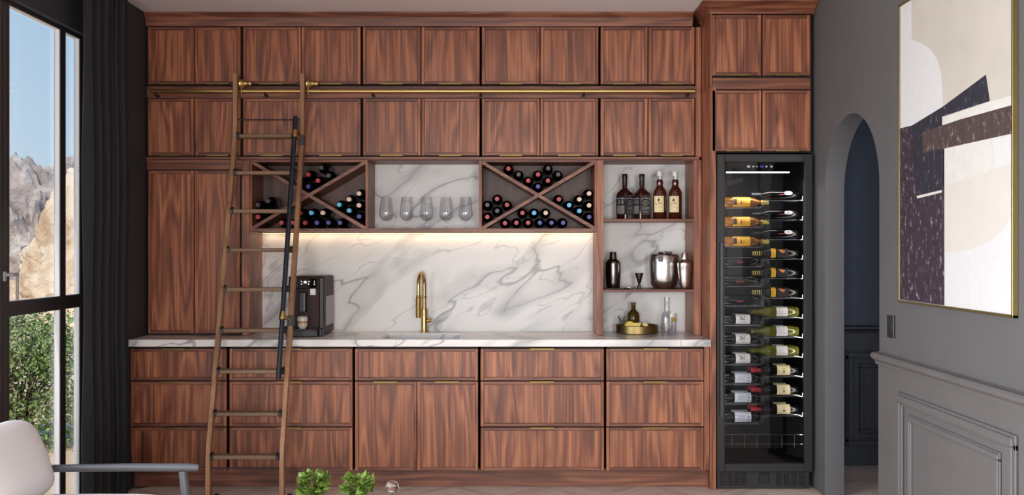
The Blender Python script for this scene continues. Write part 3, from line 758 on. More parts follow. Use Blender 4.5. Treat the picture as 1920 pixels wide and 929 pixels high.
# rollers on the rail
for lx in LX:
    z = RZ + 0.046; y = 6.50
    ax = Matrix.Translation((lx, y, z)) @ Matrix.Rotation(math.pi / 2, 4, 'Y')
    h0 = RWd / 2
    R = MB().lathe([(0.0, h0), (0.026, h0), (0.031, h0 + 0.006), (0.029, h0 + 0.016), (0.022, h0 + 0.028), (0.015, h0 + 0.042), (0.013, h0 + 0.052), (0.016, h0 + 0.060), (0.0155, h0 + 0.074), (0.010, h0 + 0.080), (0.0, h0 + 0.081)], (0, 0, 0), 20, 0, ax)
    build(R, 'roller_housing', 'brass', lad)
    build(MB().lathe([(0.0, 0), (0.0215, 0), (0.0215, 0.007), (0.016, 0.010), (0.0215, 0.013), (0.0215, 0.02), (0.0, 0.02)], (0, 0, 0), 18, 0, Matrix.Translation((lx + RWd / 2 + 0.004, RY, RZ + 0.0345)) @ Matrix.Rotation(math.pi / 2, 4, 'Y')).box(lx + RWd / 2 + 0.012, lx + RWd / 2 + 0.018, 6.493, 6.4995, RZ - 0.022, RZ + 0.02, 0.001), 'roller', 'brass', lad)
    build(MB().box(lx - RWd / 2 - 0.03, lx - RWd / 2, y - 0.02, y + 0.02, z - 0.018, z + 0.004, 0.004), 'roller_cap', 'black_metal', lad)
# feet with casters
for lx in LX:
    z = 0.0
    ft = MB().box(lx - 0.019, lx + 0.019, Yb - 0.004, Yb + RDp + 0.004, 0.001, 0.03, 0.004)
    ft.prism([(Yb + 0.004, 0.002), (Yb + 0.004, 0.055), (Yb + 0.02, 0.062), (Yb + 0.10, 0.020), (Yb + 0.10, 0.002)], 'x', lx + RWd / 2 + 0.001, lx + RWd / 2 + 0.02)
    ft.lathe([(0, 0), (0.026, 0), (0.028, 0.004), (0.028, 0.018), (0.026, 0.022), (0, 0.022)], (0, 0, 0), 18, 0, Matrix.Translation((lx + 0.018, Yb + 0.085, 0.0285)) @ Matrix.Rotation(math.pi / 2, 4, 'Y'))
    build(ft, 'foot', 'black_metal', lad)
# black hand pole with brass clamps
def pole_pt(z): return Vector((LX[1] - 0.034, lean(z) - 0.055, z))
zt, zb = PZ(217, 6.36), PZ(713, 5.90)
build(MB().tube([pole_pt(zb), pole_pt(zt)], 0.0150, 14), 'hand_pole', 'black_pole', lad, None, 'black hand pole beside the right side rail')
for py, dd in ((250, 6.35), (593, 6.02)):
    z = PZ(py, dd); p = pole_pt(z); q = pole_pt(z + 0.1) - pole_pt(z - 0.1); q.normalize()
    cl = build(MB().tube([p - q * 0.024, p - q * 0.018, p + q * 0.012, p + q * 0.024], [0.021, 0.0215, 0.019, 0.0165], 14).tube([p + Vector((0.012, 0.004, -0.006)), p + Vector((0.034, 0.03, -0.030))], [0.012, 0.008], 10), 'pole_clamp', 'brass', lad)
    fy = front(z - 0.03); x = LX[1]
    build(MB().box(x - RWd / 2 - 0.003, x + RWd / 2 + 0.003, fy - 0.010, fy + RDp + 0.012, z - 0.066, z - 0.002, 0.002), 'clamp_bracket', 'black_metal', cl)

# under-rack LED strip
c = thing('led_strip', 'thin warm LED strip under the racks lighting the backsplash', 'light', (-0.35, 6.89, RB - 0.008))
la, lb = PX(492, 6.88), PX(1117, 6.88)
build(MB().box(la, lb, 6.868, 6.884, RB - 0.0075, RB - 0.001, 0.001), 'channel', 'grey_plastic', c)
build(MB().box(la + 0.002, lb - 0.002, 6.870, 6.882, RB - 0.0095, RB - 0.0076), 'diffuser', 'led_warm', c)
area('led_strip_light', ((la + lb) / 2, 6.876, RB - 0.012), (0, 0.25, -1), lb - la, 0.012, 0.85, (1.0, 0.74, 0.44))

# ================================================================ TAP, COFFEE MACHINE
fx, fy = PX(795.5, 6.84), 6.845
c = thing('kitchen_tap', 'tall brass gooseneck tap with pull-down spray behind the sink', 'tap', (fx, fy, ZT + 0.001))
z = ZT + 0.001
build(MB().lathe([(0, 0), (0.026, 0), (0.026, 0.006), (0.0205, 0.009), (0.0205, 0.150), (0.0185, 0.158), (0.0, 0.158)], (fx, fy, z), 24), 'body', 'brass', c)
pts = [(fx, fy, z + 0.15)]
hx, hy = -0.024, -0.165
for i in range(0, 15):
    a = math.pi * i / 14; rr = 0.5 * (1 - math.cos(a))
    pts.append((fx + hx * rr, fy + hy * rr, z + 0.315 + 0.080 * math.sin(a)))
pts.append((fx + hx, fy + hy, z + 0.24))
build(MB().tube(pts, 0.0125, 12), 'spout', 'brass', c)
build(MB().lathe([(0.0, 0.0), (0.017, 0.0), (0.0185, 0.006), (0.0185, 0.115), (0.0195, 0.118), (0.0195, 0.124), (0.017, 0.128), (0.014, 0.15), (0, 0.15)], (fx + hx, fy + hy, z + 0.105), 20), 'spray_head', 'brass_satin', c)
build(MB().tube([(fx + 0.018, fy, z + 0.075), (fx + 0.046, fy, z + 0.078)], [0.014, 0.014], 14).tube([(fx + 0.032, fy, z + 0.078), (fx + 0.034, fy - 0.055, z + 0.092)], 0.006, 10), 'lever', 'brass_satin', c)
build(MB().tube([(fx + 0.004, fy - 0.006, z + 0.232), (fx + hx * 0.8, fy + hy, z + 0.232)], 0.006, 8).tube([(fx, fy, z + 0.226), (fx, fy, z + 0.240)], 0.0165, 14), 'docking_arm', 'brass_satin', c)

mx0, mx1, my0, my1, mz0, mz1 = -1.425, -1.196, 6.515, 6.872, ZT + 0.001, 1.303
c = thing('coffee_machine', 'dark maroon bean-to-cup coffee machine behind the ladder', 'coffee machine', ((mx0 + mx1) / 2, 6.68, mz0))
body = MB().box(mx0, mx1, my0 + 0.012, my1, mz0 + 0.006, mz1, 0.008)
build(body, 'body', 'maroon_plastic', c)
build(MB().box(mx0 + 0.004, mx1 - 0.030, my0 + 0.004, my0 + 0.013, mz0 + 0.055, mz1 - 0.075, 0.003), 'front_panel', 'maroon_plastic', c)
build(MB().box(mx1 - 0.030, mx1 - 0.001, my0 + 0.002, my0 + 0.03, mz0 + 0.03, mz1 - 0.006, 0.004), 'corner_strip', 'black_plastic', c)
build(MB().prism([(my0 - 0.004, mz1 - 0.073), (my0 + 0.012, mz1 - 0.012), (my0 + 0.03, mz1 - 0.012), (my0 + 0.03, mz1 - 0.073)], 'x', mx0 + 0.002, mx1 - 0.03), 'display', 'gloss_black', c)
ic = MB()
def icon(x, z, r, n=10, sq=1.0):
    y = my0 - 0.0048 + 0.016 * (z - (mz1 - 0.073)) / 0.061
    ic.prism([(x + r * math.cos(2 * math.pi * k / n), z + r * sq * math.sin(2 * math.pi * k / n)) for k in range(n)], 'y', y - 0.0006, y + 0.0004)
cxm = (mx0 + mx1) / 2 - 0.006
for k, (dx, dz, r) in enumerate(((0, -0.034, 0.011), (-0.024, -0.028, 0.004), (0.024, -0.028, 0.004), (-0.022, -0.044, 0.0045), (0.022, -0.044, 0.0045), (0.058, -0.026, 0.0026), (0.058, -0.036, 0.0026), (0.058, -0.047, 0.0034))): icon(cxm + dx, mz1 - 0.004 + dz, r)
build(ic, 'display_icons', 'icon_white', c)
sp = MB().box(cxm - 0.030, cxm + 0.014, my0 - 0.045, my0 + 0.004, mz0 + 0.155, mz1 - 0.098, 0.004).box(cxm - 0.018, cxm - 0.010, my0 - 0.03, my0 - 0.015, mz0 + 0.145, mz0 + 0.156).box(cxm + 0.002, cxm + 0.010, my0 - 0.03, my0 - 0.015, mz0 + 0.145, mz0 + 0.156)
build(sp, 'spout', 'black_plastic', c)
build(MB().box(cxm + 0.002, cxm + 0.006, my0 - 0.047, my0 - 0.044, mz0 + 0.165, mz1 - 0.105), 'spout_trim', 'grey_plastic', c)
build(MB().box(mx0, mx1 - 0.026, my0 - 0.075, my0 + 0.006, mz0, mz0 + 0.045, 0.005).box(mx1 - 0.026, mx1 - 0.002, my0 - 0.04, my0 + 0.012, mz0, mz0 + 0.05, 0.005), 'drip_tray', 'black_plastic', c)
build(MB().box(mx0 + 0.015, mx1 - 0.04, my0 - 0.07, my0 - 0.002, mz0 + 0.045, mz0 + 0.047), 'drip_grid', 'dark_steel', c)
build(MB().box(cxm + 0.032, cxm + 0.066, my0 + 0.002, my0 + 0.0045, mz1 - 0.117, mz1 - 0.078), 'sticker', 'paper_white', c)
build(MB().box(mx1 - 0.001, mx1 + 0.003, my0 + 0.06, my1 - 0.03, mz0 + 0.06, mz1 - 0.13, 0.0015), 'water_tank', 'grey_plastic', c)
g = thing('latte_glass', 'small glass of layered latte under the coffee machine spout', 'glass', (cxm - 0.008, my0 - 0.0385, mz0 + 0.0475))
GP = (cxm - 0.008, my0 - 0.0385, mz0 + 0.0475)
def gl(prof, nm, mt, par=g): return build(MB().lathe([(r * 1.38, q * 1.12) for r, q in prof], GP, 20), nm, mt, par)
gl([(0, 0.0015), (0.013, 0.002), (0.021, 0.014), (0.0238, 0.034), (0.0238, 0.0341), (0, 0.0341)], 'milk', 'latte')
gl([(0.0241, 0.0342), (0.0249, 0.046), (0, 0.046), (0, 0.0342), (0.0241, 0.0342)], 'coffee', 'latte_brown')
gl([(0.0249, 0.0462), (0.0254, 0.066), (0.018, 0.0735), (0, 0.075), (0, 0.0462), (0.0249, 0.0462)], 'foam', 'latte')
gl([(0, 0.0), (0.014, 0.0), (0.0225, 0.013), (0.0252, 0.034), (0.0268, 0.07)], 'tumbler', 'thin_glass')

# ================================================================ WINE GLASSES IN THE NICHE
gp = [(0.0, 0.001), (0.033, 0.001), (0.034, 0.0025), (0.006, 0.006), (0.0045, 0.012), (0.0042, 0.042), (0.007, 0.050), (0.024, 0.058), (0.041, 0.074), (0.0470, 0.092), (0.0455, 0.112), (0.0400, 0.160), (0.0345, 0.208)]
gin = [(r - 0.0011, z_ + 0.0006) for r, z_ in gp[:6:-1]] + [(0.0, 0.0545)]
gm = MB().lathe(gp + gin, (0, 0, 0), 32).mesh('bowl', 'thin_glass')
for i, px in enumerate((724.5, 762.5, 800, 836.5, 873)):
    o = bpy.data.objects.new('wine_glass', gm); link(o, None, (PX(px, 6.72), 6.72, RZ0 + 0.0005))
    tag(o, 'empty clear wine glass, %s from the left in the marble niche' % ORD[i], 'wine glass', 'row of wine glasses in the niche')

# ================================================================ WINE BOTTLES
def bottle_mesh(L=0.295, R=0.0335, bodyL=0.185, neckR=0.0135, glass='wine_glass_black'):
    p = [(0, 0.004), (R * 0.55, 0.0), (R * 0.9, 0.0), (R, 0.005), (R, bodyL), (R * 0.93, bodyL + 0.016), (R * 0.66, bodyL + 0.034), (neckR + 0.001, bodyL + 0.052), (neckR, bodyL + 0.06), (neckR, L - 0.001), (0, L - 0.001)]
    return MB().lathe(p, (0, 0, 0), 20).mesh('glass_body', glass)
def capsule_mesh(mat, L=0.295, ln=0.05, neckR=0.0135):
    r = neckR + 0.0008
    return MB().lathe([(r, L - ln), (r, L - 0.012), (r + 0.001, L - 0.011), (r + 0.001, L - 0.003), (r - 0.001, L), (0, L)], (0, 0, 0), 18).mesh('capsule', mat)
CAPC = {'r': 'red', 'b': 'blue', 'c': 'cyan', 'w': 'cream', 'd': 'dark'}
bm0 = bottle_mesh(); caps = {k: capsule_mesh('cap_' + v) for k, v in CAPC.items()}
def settle(pts, a, b_):
    """nudge bottle axes so that they touch neither boards nor each other"""
    r = 0.0343; w, h = b_ - a, RZ1 - RZ0; cx_, cz_ = (a + b_) / 2, (RZ0 + RZ1) / 2; L_ = math.hypot(w, h)
    nrm = [Vector((-h / L_, w / L_)), Vector((h / L_, w / L_))]
    P = [Vector(p) for p in pts]; side = [[1 if (p - Vector((cx_, cz_))).dot(n) > 0 else -1 for n in nrm] for p in P]
    for it in range(400):
        for i in range(len(P)):
            for j in range(i):
                d = P[i] - P[j]
                if d.length < 2 * r:
                    d = d.normalized() * (2 * r - d.length) * 0.5; P[i] += d; P[j] -= d
        for i, p in enumerate(P):
            for n, s in zip(nrm, side[i]):
                k = (p - Vector((cx_, cz_))).dot(n) * s
                if k < r + 0.0112: p += n * s * (r + 0.0112 - k)
            p.x = min(max(p.x, a + r), b_ - r); p.y = min(max(p.y, RZ0 + r), RZ1 - r)
    return P
def rack_bottles(entries, x0, rackname, i0, i1):
    """entries: compartment, x, y in crop pixels (4.364 x, origin x0,280) of the capsule end"""
    byc = {}; D = 6.60
    raw = [(PX(x0 + e[1] / 4.364, D), PZ(280 + e[2] / 4.364, D)) for e in entries]
    pos_ = {(e[1], e[2]): p for e, p in zip(entries, settle(raw, PX(i0, UP), PX(i1, UP)))}
    for (cm, cx_, cy_, col) in entries: byc.setdefault(cm, []).append((cx_, cy_, col))
    for cm, lst in byc.items():
        rows = []
        for e in sorted(lst, key=lambda e: e[1]):
            if rows and abs(rows[-1][0][1] - e[1]) < 22: rows[-1].append(e)
            else: rows.append([e])
        nr = len(rows)
        rn = {1: ['only'], 2: ['top', 'bottom'], 3: ['top', 'middle', 'bottom']}.get(nr, ['top'] + [ORD[k] for k in range(1, nr - 1)] + ['bottom'])
        for ri, row in enumerate(rows):
            row.sort()
            for bi, (cx_, cy_, col) in enumerate(row):
                x, z_ = pos_[(cx_, cy_)]
                pos = '' if len(row) == 1 else ', %s from left' % ORD[bi]
                rt = thing('wine_bottle', '%s-capped wine bottle%s in %s row, %s compartment of %s' % (CAPC[col], pos, rn[ri], cm, rackname), 'wine bottle', (x, 6.882, z_), (math.pi / 2, 0, 0), 'wine bottles lying in the X racks')
                local(bm0, 'glass_body', None, rt, (0, 0, -0.0))
                local(caps[col], 'capsule', None, rt)
R_ = [('upper', 320, 160, 'r'), ('upper', 403, 208, 'd'), ('upper', 562, 208, 'r'), ('upper', 645, 158, 'd'), ('upper', 727, 208, 'd'), ('upper', 482, 258, 'r'), ('upper', 643, 258, 'r'), ('upper', 562, 306, 'b'),
      ('left', 227, 407, 'r'), ('left', 308, 456, 'r'), ('left', 147, 456, 'd'), ('left', 228, 505, 'd'), ('left', 147, 555, 'r'),
      ('lower', 435, 522, 'r'), ('lower', 530, 522, 'c'), ('lower', 625, 522, 'w'), ('lower', 290, 603, 'r'), ('lower', 385, 603, 'r'), ('lower', 481, 603, 'r'), ('lower', 577, 603, 'b'), ('lower', 672, 603, 'b'), ('lower', 767, 603, 'b'),
      ('right', 733, 410, 'r'), ('right', 817, 458, 'c'), ('right', 900, 506, 'c'), ('right', 900, 411, 'w'), ('right', 981, 363, 'w'), ('right', 981, 460, 'w'), ('right', 981, 556, 'b')]
rack_bottles(R_, 880, 'right-hand rack', 903.6, 1115.2)
L_ = [('upper', 515, 208, 'r'), ('upper', 595, 258, 'r'), ('upper', 515, 306, 'b'), ('upper', 676, 210, 'd'), ('upper', 630, 160, 'd'), ('upper', 434, 258, 'r'),
      ('left', 97, 555, 'r'), ('left', 99, 456, 'd'), ('left', 181, 508, 'd'), ('left', 181, 456 - 22, 'd'),
      ('lower', 448, 522, 'r'), ('lower', 541, 522, 'c'), ('lower', 635, 522, 'w'), ('lower', 298, 603, 'r'), ('lower', 394, 603, 'r'), ('lower', 490, 603, 'r'), ('lower', 587, 603, 'b'), ('lower', 682, 603, 'b'), ('lower', 777, 603, 'b'),
      ('right', 768, 458, 'c'), ('right', 849, 506, 'c'), ('right', 849, 411, 'w'), ('right', 931, 363, 'w'), ('right', 931, 460, 'w'), ('right', 931, 556, 'b')]
rack_bottles(L_, 460, 'ladder-side rack', 472.0, 685.0)

# ================================================================ WHISKY BOTTLES
def ring(a, e, n=32):
    pts = []
    for k in range(n):
        t = 2 * math.pi * k / n; c_, s_ = math.cos(t), math.sin(t)
        pts.append((a * math.copysign(abs(c_) ** (2 / e), c_), a * math.copysign(abs(s_) ** (2 / e), s_)))
    return pts
def loft(mb, rings, n=32):
    vs = []; fs = []
    for (a, e, z_) in rings: vs += [(x, y, z_) for x, y in ring(a, e, n)]
    for i in range(len(rings) - 1):
        for j in range(n): fs.append([i * n + j, i * n + (j + 1) % n, (i + 1) * n + (j + 1) % n, (i + 1) * n + j])
    fs += [list(range(n)), list(range((len(rings) - 1) * n, len(rings) * n))]
    return mb.add(vs, fs, 0, True)
def put_text(mb, body, size, M, mat=0):
    v, f = text_geo(body, size); mb.add([(x, 0, y) for x, y, _ in v], f, mat, False, M)
def oval(mb, w, h, t, M, mat=0, n=24):
    vs = []
    for k in range(n):
        a = 2 * math.pi * k / n; vs += [(w * math.cos(a), 0, h * math.sin(a)), ((w - t) * math.cos(a), 0, (h - t) * math.sin(a))]
    mb.add(vs, [[2 * k, (2 * k + 2) % (2 * n), (2 * k + 3) % (2 * n), 2 * k + 1] for k in range(n)], mat, False, M)
def quad(mb, w, h, x, z_, M, mat=0): mb.add([(x - w, 0, z_ - h), (x + w, 0, z_ - h), (x + w, 0, z_ + h), (x - w, 0, z_ + h)], [(0, 1, 2, 3)], mat, False, M)
def square_whisky(px, rot, label):
    rt = thing('whiskey_bottle', label, 'bottle', (PX(px, 6.735), 6.735, SH1 + 0.0008), (0, 0, rot), 'square whiskey bottles on the top shelf')
    a = 0.042
    local(loft(MB(), [(a * 0.9, 6, 0.0), (a, 7, 0.004), (a, 8, 0.158), (a * 1.01, 6, 0.164), (a * 0.95, 4.5, 0.176), (a * 0.6, 2.6, 0.194), (0.0165, 2, 0.204), (0.0155, 2, 0.24)]), 'glass_body', 'whisky_deep', rt)
    local(MB().lathe([(0.0172, 0.226), (0.0168, 0.240), (0.0155, 0.256), (0.0175, 0.272), (0.0182, 0.296), (0.0165, 0.2985), (0, 0.2985)], (0, 0, 0), 20), 'cap', 'black_plastic', rt)
    k = a + 0.0006
    fM = Matrix.Translation((0, -k, 0)); sM = Matrix.Rotation(-math.pi / 2, 4, 'Z') @ Matrix.Translation((0, -k, 0))
    lb = MB()
    for M in (fM, sM, Matrix.Rotation(math.pi / 2, 4, 'Z') @ fM, Matrix.Rotation(math.pi, 4, 'Z') @ fM): lb.box(-0.0365, 0.0365, -0.0002, 0.0004, 0.030, 0.156, 0, 0, M)
    lo = local(lb, 'label', 'paper_black', rt)
    T = Matrix.Translation((0, -0.0006, 0))
    tx = MB(); M = fM @ T
    def at(z_): return M @ Matrix.Translation((0, 0, z_))
    for i, ch in enumerate("JACK DANIEL'S"):       # arched name
        if ch == ' ': continue
        u = (i - 6.0) / 6.0; th = -u * 0.42
        put_text(tx, ch, 0.0125, M @ Matrix.Translation((u * 0.0325, 0, 0.139 - 0.0075 * u * u)) @ Matrix.Rotation(-th, 4, 'Y'))
    oval(tx, 0.027, 0.0165, 0.0011, at(0.108)); oval(tx, 0.0175, 0.0125, 0.0008, at(0.108))
    put_text(tx, 'OLD', 0.0055, at(0.1145)); put_text(tx, 'No.7', 0.0115, at(0.1065)); put_text(tx, 'BRAND', 0.004, at(0.0985))
    put_text(tx, 'Tennessee', 0.0135, at(0.081)); put_text(tx, 'WHISKEY', 0.0135, at(0.067))
    for (zz, w) in ((0.054, 0.026), (0.048, 0.028), (0.042, 0.024)): quad(tx, w, 0.0006, 0, zz, M)
    for zz in (0.1535, 0.0325): quad(tx, 0.034, 0.0004, 0, zz, M)
    for xx in (-0.034, 0.034): quad(tx, 0.0004, 0.0605, xx, 0.093, M)
    local(tx, 'lettering', 'white_print', lo)
    M2 = sM @ T; sx = MB()
    quad(sx, 0.030, 0.027, 0, 0.063, M2)
    for dx in (-0.014, 0.014): quad(sx, 0.009, 0.013, dx, 0.112, M2)
    local(sx, 'side_print', 'print_grey', lo)
    s3_ = MB()
    put_text(s3_, "JACK DANIEL'S", 0.0098, M2 @ Matrix.Translation((0, 0, 0.136)))
    local(s3_, 'lettering', 'white_print', lo)
square_whisky(1171.5, math.radians(46), 'square black-labelled whiskey bottle at the left end of the top shelf')
square_whisky(1203.5, math.radians(27), 'square black-labelled whiskey bottle beside the cream-labelled whisky')
def patch(mb, R, z0, z1, a0, a1, n=14, mat=0):
    vs = []; fs = []
    for j in range(n + 1):
        a = a0 + (a1 - a0) * j / n
        vs += [(R * math.cos(a), R * math.sin(a), z0), (R * math.cos(a), R * math.sin(a), z1)]
    for j in range(n): fs.append([2 * j, 2 * j + 2, 2 * j + 3, 2 * j + 1])
    return mb.add(vs, fs, mat, True)
def wrap_text(mb, body, size, R, z_, a, flip=False, mat=0):
    """lettering bent round a standing cylinder, centred at angle a"""
    v, f = text_geo(body, size)
    mb.add([(R * math.cos(a + x / R), R * math.sin(a + x / R), z_ + y) for x, y, _ in v], f, mat)
def round_whisky(px, dd, ang, label):
    rt = thing('whisky_bottle', label, 'bottle', (PX(px, dd), dd, SH1 + 0.0008), (0, 0, 0), 'round whisky bottles on the top shelf')
    R = 0.0435
    local(MB().lathe([(0, 0.003), (R * 0.9, 0.0), (R, 0.005), (R, 0.168), (R * 0.96, 0.182), (R * 0.78, 0.198), (0.026, 0.210), (0.0205, 0.222), (0.0205, 0.228), (0.023, 0.240), (0.0205, 0.256), (0.017, 0.262), (0, 0.262)], (0, 0, 0), 28), 'glass_body', 'whisky', rt)
    local(MB().lathe([(0.0172, 0.2625), (0.0165, 0.285), (0.016, 0.290), (0, 0.290)], (0, 0, 0), 20), 'neck', 'thin_glass', rt)
    local(MB().lathe([(0.0165, 0.284), (0.0175, 0.286), (0.0175, 0.314), (0.0165, 0.3155), (0, 0.3155)], (0, 0, 0), 20), 'cap', 'cap_white', rt)
    a = math.radians(ang); lo = local(patch(MB(), R + 0.0005, 0.046, 0.152, a - 0.80, a + 0.80), 'label', 'paper_cream', rt)
    q = MB(); R2 = R + 0.0011
    for (da, z_, w, h) in ((0, 0.140, 0.06, 0.004), (0, 0.131, 0.16, 0.0022), (-0.05, 0.124, 0.11, 0.005), (0.12, 0.127, 0.05, 0.006), (0, 0.1155, 0.26, 0.0013)):
        patch(q, R2, z_ - h, z_ + h, a + da - w, a + da + w, 4)
    local(q, 'emblem', 'print_black', lo)
    q = MB()
    for k, (da, w, h) in enumerate(((0.05, 0.07, 0.0045), (0.22, 0.06, 0.0045), (0.38, 0.05, 0.0045))): patch(q, R2, 0.104 - h, 0.104 + h, a + da - w, a + da + w, 3)
    for (z_, w) in ((0.086, 0.34), (0.076, 0.26)): patch(q, R2, z_ - 0.0006, z_ + 0.0006, a - w, a + w, 6)
    local(q, 'red_print', 'print_red', lo)
    q = MB()
    for k, da in enumerate((-0.5, -0.38, -0.27, -0.17)): patch(q, R2, 0.095 + 0.003 * (k % 2), 0.104 - 0.002 * (k % 2), a + da - 0.03, a + da + 0.03, 2)
    local(q, 'script', 'print_grey', lo)
round_whisky(1237, 6.72, -90 - 17, 'round amber whisky bottle with cream label and white cap, second from right end')
round_whisky(1266, 6.735, -90 - 22, 'round amber whisky bottle with cream label at the right end of top shelf')

# ================================================================ BAR TOOLS ON THE MIDDLE SHELF
def lathe_thing(name, label, cat, loc, parts, n=28, group=None):
    rt = thing(name, label, cat, loc, None, group)
    for (nm, mt, pr) in parts: local(MB().lathe(pr, (0, 0, 0), n), nm, mt, rt)
    return rt
zs = SH2 + 0.0006
lathe_thing('cocktail_shaker', 'dark steel cocktail shaker at the left of the middle shelf', 'shaker', (PX(1149.5, 6.74), 6.74, zs),
    [('body', 'dark_steel', [(0, 0.002), (0.041, 0), (0.043, 0.004), (0.047, 0.04), (0.0505, 0.09), (0.0505, 0.128), (0.049, 0.15), (0.049, 0.165), (0, 0.165)]),
     ('collar', 'dark_steel', [(0.0492, 0.1655), (0.0485, 0.172), (0.040, 0.183), (0.028, 0.192), (0.0265, 0.197), (0, 0.197)]),
     ('cap', 'dark_steel', [(0.0245, 0.1975), (0.0215, 0.236), (0.0195, 0.2405), (0, 0.2415)])])
lathe_thing('cocktail_shaker', 'bright steel tapered cocktail shaker right of the ice bucket', 'shaker', (PX(1283.5, 6.63), 6.63, zs),
    [('body', 'steel', [(0, 0.002), (0.026, 0), (0.028, 0.003), (0.036, 0.05), (0.044, 0.11), (0.0475, 0.145), (0.0485, 0.148), (0.0485, 0.168), (0, 0.168)]),
     ('collar', 'steel', [(0.0487, 0.1685), (0.046, 0.174), (0.034, 0.184), (0.026, 0.192), (0, 0.192)]),
     ('cap', 'steel', [(0.0225, 0.1925), (0.0195, 0.232), (0.0175, 0.237), (0, 0.238)])])
bk = lathe_thing('ice_bucket', 'large rounded steel ice bucket with lid on the middle shelf', 'ice bucket', (PX(1244.5, 6.745), 6.745, zs),
    [('body', 'steel', [(0, 0.002), (0.060, 0), (0.068, 0.004), (0.083, 0.025), (0.092, 0.055), (0.0955, 0.09), (0.096, 0.172), (0, 0.172)]),
     ('rim', 'steel', [(0.0965, 0.1725), (0.0985, 0.174), (0.0985, 0.215), (0.0965, 0.218), (0, 0.218)]),
     ('lid', 'dark_steel', [(0.092, 0.2185), (0.09, 0.224), (0.05, 0.228), (0, 0.229)])], 40)
hb = MB()
hp = [(-0.035, -0.104, 0.176), (-0.035, -0.105, 0.222), (-0.033, -0.09, 0.236), (-0.01, 0.0, 0.244), (0.012, 0.08, 0.238)]
for (p, q) in zip(hp, hp[1:]):
    p, q = Vector(p), Vector(q); w = Vector((0.017, 0.004, 0)); up = Vector((0, 0.003, 0.003))
    hb.add([p - w, p + w, q + w, q - w, p - w + up, p + w + up, q + w + up, q - w + up], [(0, 1, 2, 3), (4, 5, 6, 7), (0, 1, 5, 4), (1, 2, 6, 5), (2, 3, 7, 6), (3, 0, 4, 7)])
local(hb, 'handle', 'steel', bk)
local(MB().box(0.004, 0.048, -0.062, -0.03, 0.2285, 0.243, 0.003), 'knob', 'black_plastic', bk)
lathe_thing('jigger', 'small coppery double-cone jigger left of the ice bucket', 'jigger', (PX(1198.5, 6.69), 6.69, zs),
    [('cup', 'dark_steel', [(0.0, 0.03), (0.0075, 0.032), (0.012, 0.045), (0.0285, 0.102), (0.0275, 0.102), (0.0105, 0.046), (0, 0.036)]),
     ('base_cup', 'dark_steel', [(0.0175, 0.0), (0.0185, 0.001), (0.0105, 0.026), (0.0078, 0.0315), (0, 0.0315), (0, 0.024), (0.009, 0.024), (0.0170, 0.0)])])
st = thing('strainer', 'flat steel bar strainer with coil lying beside the jigger', 'strainer', (PX(1178, 6.64), 6.64, zs))
local(MB().lathe([(0, 0.001), (0.034, 0.0), (0.036, 0.002), (0.034, 0.004), (0, 0.0035)], (0, 0, 0), 24), 'plate', 'steel', st)
local(MB().tube([(0.031 * math.cos(k * 0.42) * 1.0, 0.031 * math.sin(k * 0.42), 0.0075 + 0.0028 * math.cos(k * 2.1)) for k in range(16)], 0.0016, 6), 'coil', 'steel', st)
local(MB().box(-0.135, -0.03, -0.009, 0.009, 0.0005, 0.004, 0.0015), 'handle', 'steel', st)
sn = thing('bar_spoon', 'long thin steel bar spoon lying along the shelf edge', 'spoon', (PX(1150, 6.605), 6.605, zs))
local(MB().tube([(-0.055, 0, 0.0035), (0.07, 0.0, 0.0035)], 0.003, 8), 'stem', 'dark_steel', sn)
local(MB().ball((0.085, 0, 0.005), 0.018, 12, 0, None, (1, 0.6, 0.26)), 'spoon_bowl', 'dark_steel', sn)

# ================================================================ BRASS TRAY GROUP ON THE WORKTOP
tx_, ty_ = PX(1194.5, 6.755), 6.755; tz_ = ZT + 0.0008
lathe_thing('brass_tray', 'round deep brass tray on the worktop in the bottom bay', 'tray', (tx_, ty_, tz_),
    [('tray', 'tray_brass', [(0, 0.0), (0.134, 0.0), (0.138, 0.004), (0.138, 0.052), (0.136, 0.054), (0.133, 0.052), (0.133, 0.036), (0, 0.036)])], 48)
tb = tz_ + 0.0364
lathe_thing('olive_bottle', 'small olive glass bottle with long neck standing on the brass tray', 'bottle', (tx_ - 0.022, ty_ + 0.02, tb),
    [('glass_body', 'olive_glass', [(0, 0.002), (0.038, 0), (0.041, 0.005), (0.041, 0.075), (0.036, 0.095), (0.020, 0.112), (0.0145, 0.12), (0.0135, 0.155), (0.016, 0.157), (0.016, 0.165), (0.0, 0.165)])])
pl_ = lathe_thing('dark_plate', 'small dark plate with lemon wedges on the brass tray', 'plate', (tx_ + 0.005, ty_ - 0.062, tb),
    [('plate', 'black_plastic', [(0, 0.001), (0.040, 0.0), (0.062, 0.010), (0.063, 0.012), (0.040, 0.004), (0, 0.004)])])
def wedge(x, y, z_, rot, label, s=1.0):
    rt = thing('lemon_wedge', label, 'lemon', (x, y, z_), rot, 'lemon wedges on the brass tray')
    n = 12; f = MB(); p = MB(); r = 0.030 * s; t = 0.011 * s
    arc = [(r * math.cos(math.pi * k / n), r * math.sin(math.pi * k / n)) for k in range(n + 1)]
    f.prism(arc, 'y', -t, t); local(f, 'flesh', 'lemon_flesh', rt)
    arc2 = [(1.10 * u, 1.10 * w) for u, w in arc]; p.prism(arc2 + arc[::-1], 'y', -t * 0.9, t * 0.9); local(p, 'peel', 'lemon_peel', rt)
wedge(tx_ - 0.058, ty_ - 0.078, tb + 0.0125, (0, 0, 0.2), 'upright lemon wedge at the left of the brass tray', 1.05)
wedge(tx_ - 0.018, ty_ - 0.085, tb + 0.0375, (0, math.pi, 0.1), 'lemon wedge lying peel down on the dark plate', 1.0)
wedge(tx_ + 0.044, ty_ - 0.072, tb + 0.0125, (0, 0.4, -0.5), 'small lemon wedge at the right of the dark plate', 0.7)
